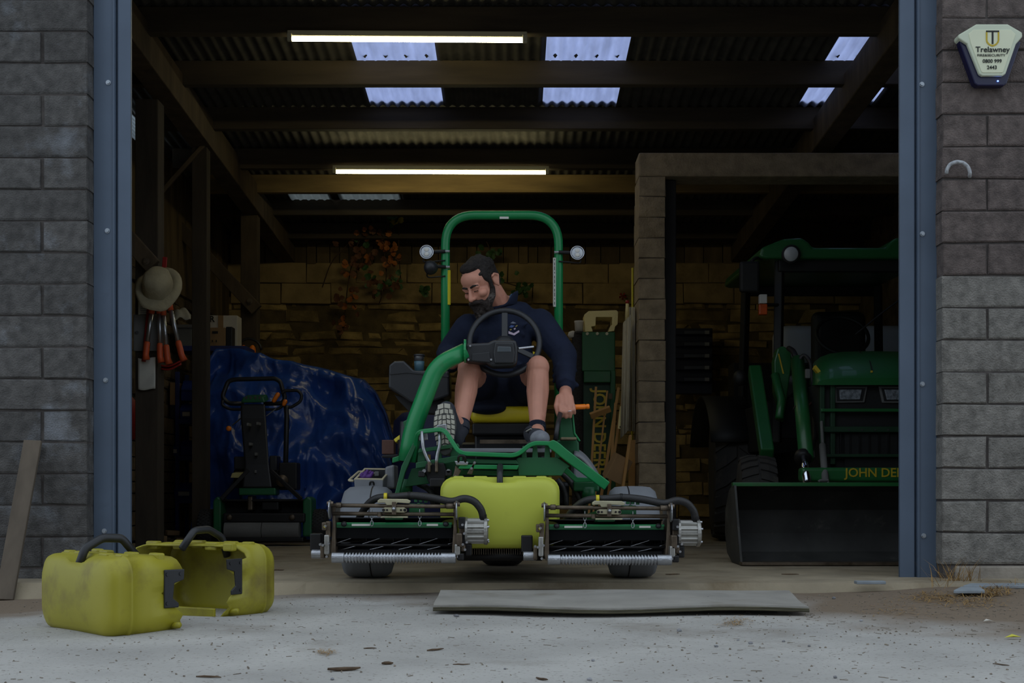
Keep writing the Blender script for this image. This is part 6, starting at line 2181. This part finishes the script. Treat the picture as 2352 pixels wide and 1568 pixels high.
rp = random.Random(31)
peb = [(1048, 1416, 9, 'whitish square pebble just before the left end of the plywood'), (1560, 1450, 9, 'grey pebble on a dark twig patch right of the centre yard'), (1645, 1486, 7, 'dark pebble low on the yard under the plywood middle'),
       (1724, 1479, 8, 'grey pebble right of the dark pebble on the yard'), (1695, 1471, 5, 'tiny pale pebble between two larger ones on the yard'), (1800, 1474, 6, 'brownish chip of stone below the right half of the plywood'),
       (1858, 1485, 6, 'small stone low in front of the plywood right end'), (1362, 1518, 7, 'small reddish dark stone near the lower middle'), (1978, 1427, 7, 'bluish pebble right of the plywood'),
       (1915, 1375, 7, 'pale stone on the soil just above the plywood right end'), (1918, 1557, 8, 'pebble at the bottom edge right of the middle'), (763, 1561, 8, 'white pebble at the bottom edge left of the middle'),
       (1354, 1563, 10, 'mottled stone at the very bottom edge near the middle'), (34, 1362, 14, 'white flat stone by the foot of the leaning plank'), (1626, 1391, 6, 'pale pebble lying on the plywood'), (1160, 1537, 5, 'dark grain of stone at the lower middle left')]
for x_, y_, s_, lb in peb:
    g_ = on_ground(x_, y_)
    if 'lying on the plywood' in lb:
        g_.z += .03
    r0 = s_ / 2 * g_.y / F * 1.15
    m_ = MB().ell(g_ + V((0, 0, r0 * .55)), (r0 * 1.25, r0, r0 * .75), Euler((0, 0, rp.uniform(0, 3))).to_matrix(), 8, 6)
    m_.v = [tuple(V(v_) + V((rp.uniform(-1, 1), rp.uniform(-1, 1), rp.uniform(-1, 1))) * r0 * .14) for v_ in m_.v]
    tag(m_.build('pebble', M_pebble), lb, 'pebble', 'pebbles on the yard')
twg = [(790, 1540, 75, .05, 'flat splintered wood piece at the lower left of the yard', 5), (1000, 1494, 45, .12, 'broken brown twig left of the middle', 2.5), (1060, 1527, 40, -.02, 'thin straw near the lower middle', 1.6), (1245, 1562, 40, -.2, 'dark twig at the bottom edge right of the middle', 3) ,
       (890, 1526, 28, .1, 'bark crumb left of the thin straw', 4), (850, 1490, 30, .02, 'dark bark chip beside the sandy patch', 1.6), (1815, 1320, 40, 0, 'dark straw on the threshold in front of the bucket', 1.6), (1545, 1320, 34, .03, 'reddish straw on the slab right of the right wheel', 1.6),
       (480, 1556, 60, -.02, 'long brown wood sliver at the bottom left', 2.6), (2300, 1528, 40, -.2, 'thin dark twig at the lower right corner', 1.6), (640, 1310, 26, 0, 'thin dark straw on the slab left of the mower', 1.5)]
for x_, y_, L_, an_, lb, th in twg:
    g_ = on_ground(x_, y_)
    if y_ < 1330:
        g_ = P(x_, y_, HC * F / (y_ - HY))
    k_ = g_.y / F
    d_ = V((math.cos(an_), math.sin(an_) * 6, 0)).normalized()
    pts = [g_ + d_ * (L_ * k_ * t_) + V((0, rp.uniform(-.004, .004), th * k_ * .8 + rp.uniform(0, .002))) for t_ in (-.5, -.2, .1, .35, .5)]
    tag(MB().tube(pts, [th * k_ * .6, th * k_, th * k_, th * k_ * .8, th * k_ * .4], 6).build('twig', M_twig, smooth=True), lb, 'twig', 'twigs on the yard')
# scattered grit and chaff
gr = MB()
for k in range(2600):
    x_, y_ = rp.uniform(-2.4, 2.6), rp.uniform(2.9, 5.55)
    if rp.random() < .35:
        x_ = rp.gauss(1.6, .6)
        y_ = rp.gauss(4.8, .5)
        if y_ > 5.55:
            continue
    s_ = rp.uniform(.0012, .0042)
    g_ = V((x_, y_, ground_z(x_, y_) + s_ * .3))
    if rp.random() < .55:
        gr.box(g_, (s_ * 1.6, s_ * 1.2, s_), Euler((rp.uniform(0, 1), rp.uniform(0, 1), rp.uniform(0, 3))).to_matrix())
    else:
        gr.box(g_, (s_ * rp.uniform(3, 8), s_ * .5, s_ * .4), Euler((0, 0, rp.uniform(0, 3))).to_matrix())
tag(gr.build('grit', mat('grit', srgb(134, 124, 110), .95, var=.4, scale=30)), 'scattered grit and chaff over the yard', kind='stuff')
# dry grass by the right post
M_hay = mat('dry_grass', srgb(150, 118, 68), .9, var=.35, scale=30)
gs = MB()


def blade(p, d, L_, w_):
    q_ = p + d * (L_ * .5) + V((0, 0, -L_ * .02))
    e_ = p + d * L_ + V((0, 0, -L_ * .22))
    s_ = d.cross(V((0, 0, 1)))
    s_ = (s_.normalized() if s_.length > .01 else V((1, 0, 0))) * w_
    gs.add([p - s_, p + s_, q_ + s_ * .8, q_ - s_ * .8, e_], [(0, 1, 2, 3), (3, 2, 4)])


tuft = [(2170, 1340, 90, 40, .18, 1.0), (2190, 1380, 200, 60, .06, .25), (2130, 1372, 200, 50, .05, .2), (2280, 1362, 240, 40, .06, .4), (2250, 1385, 160, 60, .05, .2), (2330, 1345, 80, 40, .07, .6), (1680, 1432, 60, 26, .04, .05), (2060, 1400, 120, 90, .035, .1), (750, 1500, 90, 24, .02, .1), (1700, 1425, 60, 40, .03, .1)]
for x_, y_, n_, sd, L_, up_ in tuft:
    for k in range(n_):
        g_ = on_ground(rp.gauss(x_, sd * .5), max(1338, rp.gauss(y_, sd * .14)))
        if g_.y > 5.76:
            g_.y = 5.76
        a_ = rp.uniform(0, 2 * PI)
        d_ = V((math.cos(a_), math.sin(a_), rp.uniform(0, 2.2) * up_)).normalized()
        blade(g_ + V((0, 0, .004)), d_, L_ * rp.uniform(.5, 1.3), .0014)
tag(gs.build('dry_grass', M_hay, recalc=False), 'dry grass and straw by the right door post', kind='stuff')
# slates at the foot of the right wall, bar on the threshold, scraps
M_slate = mat('pale_slate', srgb(138, 146, 152), .85, var=.15, scale=10)
for pts, lb in ((((2212, 1352), (2352, 1352), (2352, 1336), (2222, 1340)), 'long pale slate slab at the foot of the right wall'), (((2190, 1366), (2262, 1366), (2250, 1354), (2206, 1356)), 'small bluish slate in the dry grass by the right wall')):
    g_ = [on_ground(x_, y_) for x_, y_ in pts]
    z_ = max(p.z for p in g_)
    tag(MB().prism([V((p.x, min(p.y, 5.86), z_ + .0)) for p in g_], (0, 0, .016)).build('slate_slab', M_slate, bevel=.004), lb, 'slate', 'slates by the right wall')
tag(MB().box(P(1998, 1337, 5.62), (.13, .05, .014)).build('metal_strip', M_slate, bevel=.003), 'short pale metal strip on the threshold near the right post', 'strip')
lf = on_ground(2325, 1468)
tag(MB().add([lf + V((-.025, 0, .006)), lf + V((0, -.012, .012)), lf + V((.03, 0, .008)), lf + V((.004, .012, .016))], [(0, 1, 2, 3)]).build('fallen_leaf', mat('bright_leaf', srgb(196, 190, 60), .6)), 'yellow fallen leaf at the right edge of the yard', 'leaf')
lf = on_ground(2270, 1430)
tag(MB().add([lf + V((-.018, 0, .006)), lf + V((0, -.010, .01)), lf + V((.02, 0, .006)), lf + V((-.004, .01, .014))], [(0, 1, 2, 3)]).build('paper_scrap', M_whitebox), 'white scrap of paper on the soil at the right', 'scrap')

# ------------------------------------------------------------------ things lying on the mower
fl2 = thing('steel_tumbler', 'blue steel tumbler standing in the mower control box', 'tumbler', P(963, 850, 6.5))
c = P(963, 852, 6.5)
MB().lathe(c, (0, 0, 1), [(-.02, .024), (.03, .026), (.05, .027)], 20).build('cup', mat('teal_enamel', srgb(70, 104, 116), .4), fl2, smooth=True)
MB().lathe(c, (0, 0, 1), [(.05, .027), (.074, .027), (.076, .028)], 20).build('steel_band', M_steel, fl2, smooth=True)
MB().lathe(c, (0, 0, 1), [(.074, .029), (.084, .029), (.086, .026)], 20).build('lid', M_black, fl2, smooth=True)
gp2 = MB()
for k in range(5):
    a = P(826 + k * 6, 1092 - k * .5, 6.08)
    gp2.capsule(a + V((0, 0, -.01)), a + V((.012, .03 * (k % 2), .022 - .006 * abs(k - 2))), .010, .008)
gp2.ell(P(838, 1094, 6.12), (.03, .04, .012))
tag(gp2.build('rubber_glove', mat('purple_rubber', srgb(84, 40, 120), .6), remesh=.004, smoothit=2), 'crumpled purple glove lying in the tool tray', 'glove')
st = thing('tap_fitting', 'white pipe with a black fitting lying in the tool tray', 'fitting', P(855, 1090, 6.2))
MB().cyl(P(842, 1086, 6.18), P(862, 1087, 6.2), .006, n=10).build('pipe', M_whitebox, st, smooth=True)
MB().box(P(866, 1088, 6.2), (.022, .03, .024)).build('fitting', M_crate, st, bevel=.004)
# ------------------------------------------------------------------ fluorescent lamps
M_tube = emission('lit_tube', (1.0, .90, .50), TUBE_POWER)
M_lampbody = mat('lamp_body', srgb(190, 185, 160), .5, var=.05)


def lamp(px0, px1, py, Y, label, tilt, boxh):
    a, b_ = P(px0, py, Y), P(px1, py + tilt, Y)
    t = thing('fluorescent_lamp', label, 'lamp', (a + b_) / 2, 'fluorescent lamps under the purlins')
    d = (b_ - a).normalized()
    MB().cyl(a + d * .03, b_ - d * .03, .0125, n=14).build('tube', M_tube, t, smooth=True)
    MB().bar(a + V((0, .004, .036)), b_ + V((0, .004, .036)), .03, .040).build('housing', M_lampbody, t, bevel=.006)
    for p, s_ in ((a, 1), (b_, -1)):
        MB().box(p + d * (s_ * .015) + V((0, 0, .012)), (.03, .03, .05)).build('end_cap', M_lampbody, t, bevel=.004)
    return t


lamp(660, 1211, 90, 7.93, 'long lit fluorescent lamp near the top, beside the rooflights', 3.5, .05)
lamp(764, 1261, 395, 10.55, 'lit fluorescent lamp above the lamplit beam, behind the roll bar', 2, .05)
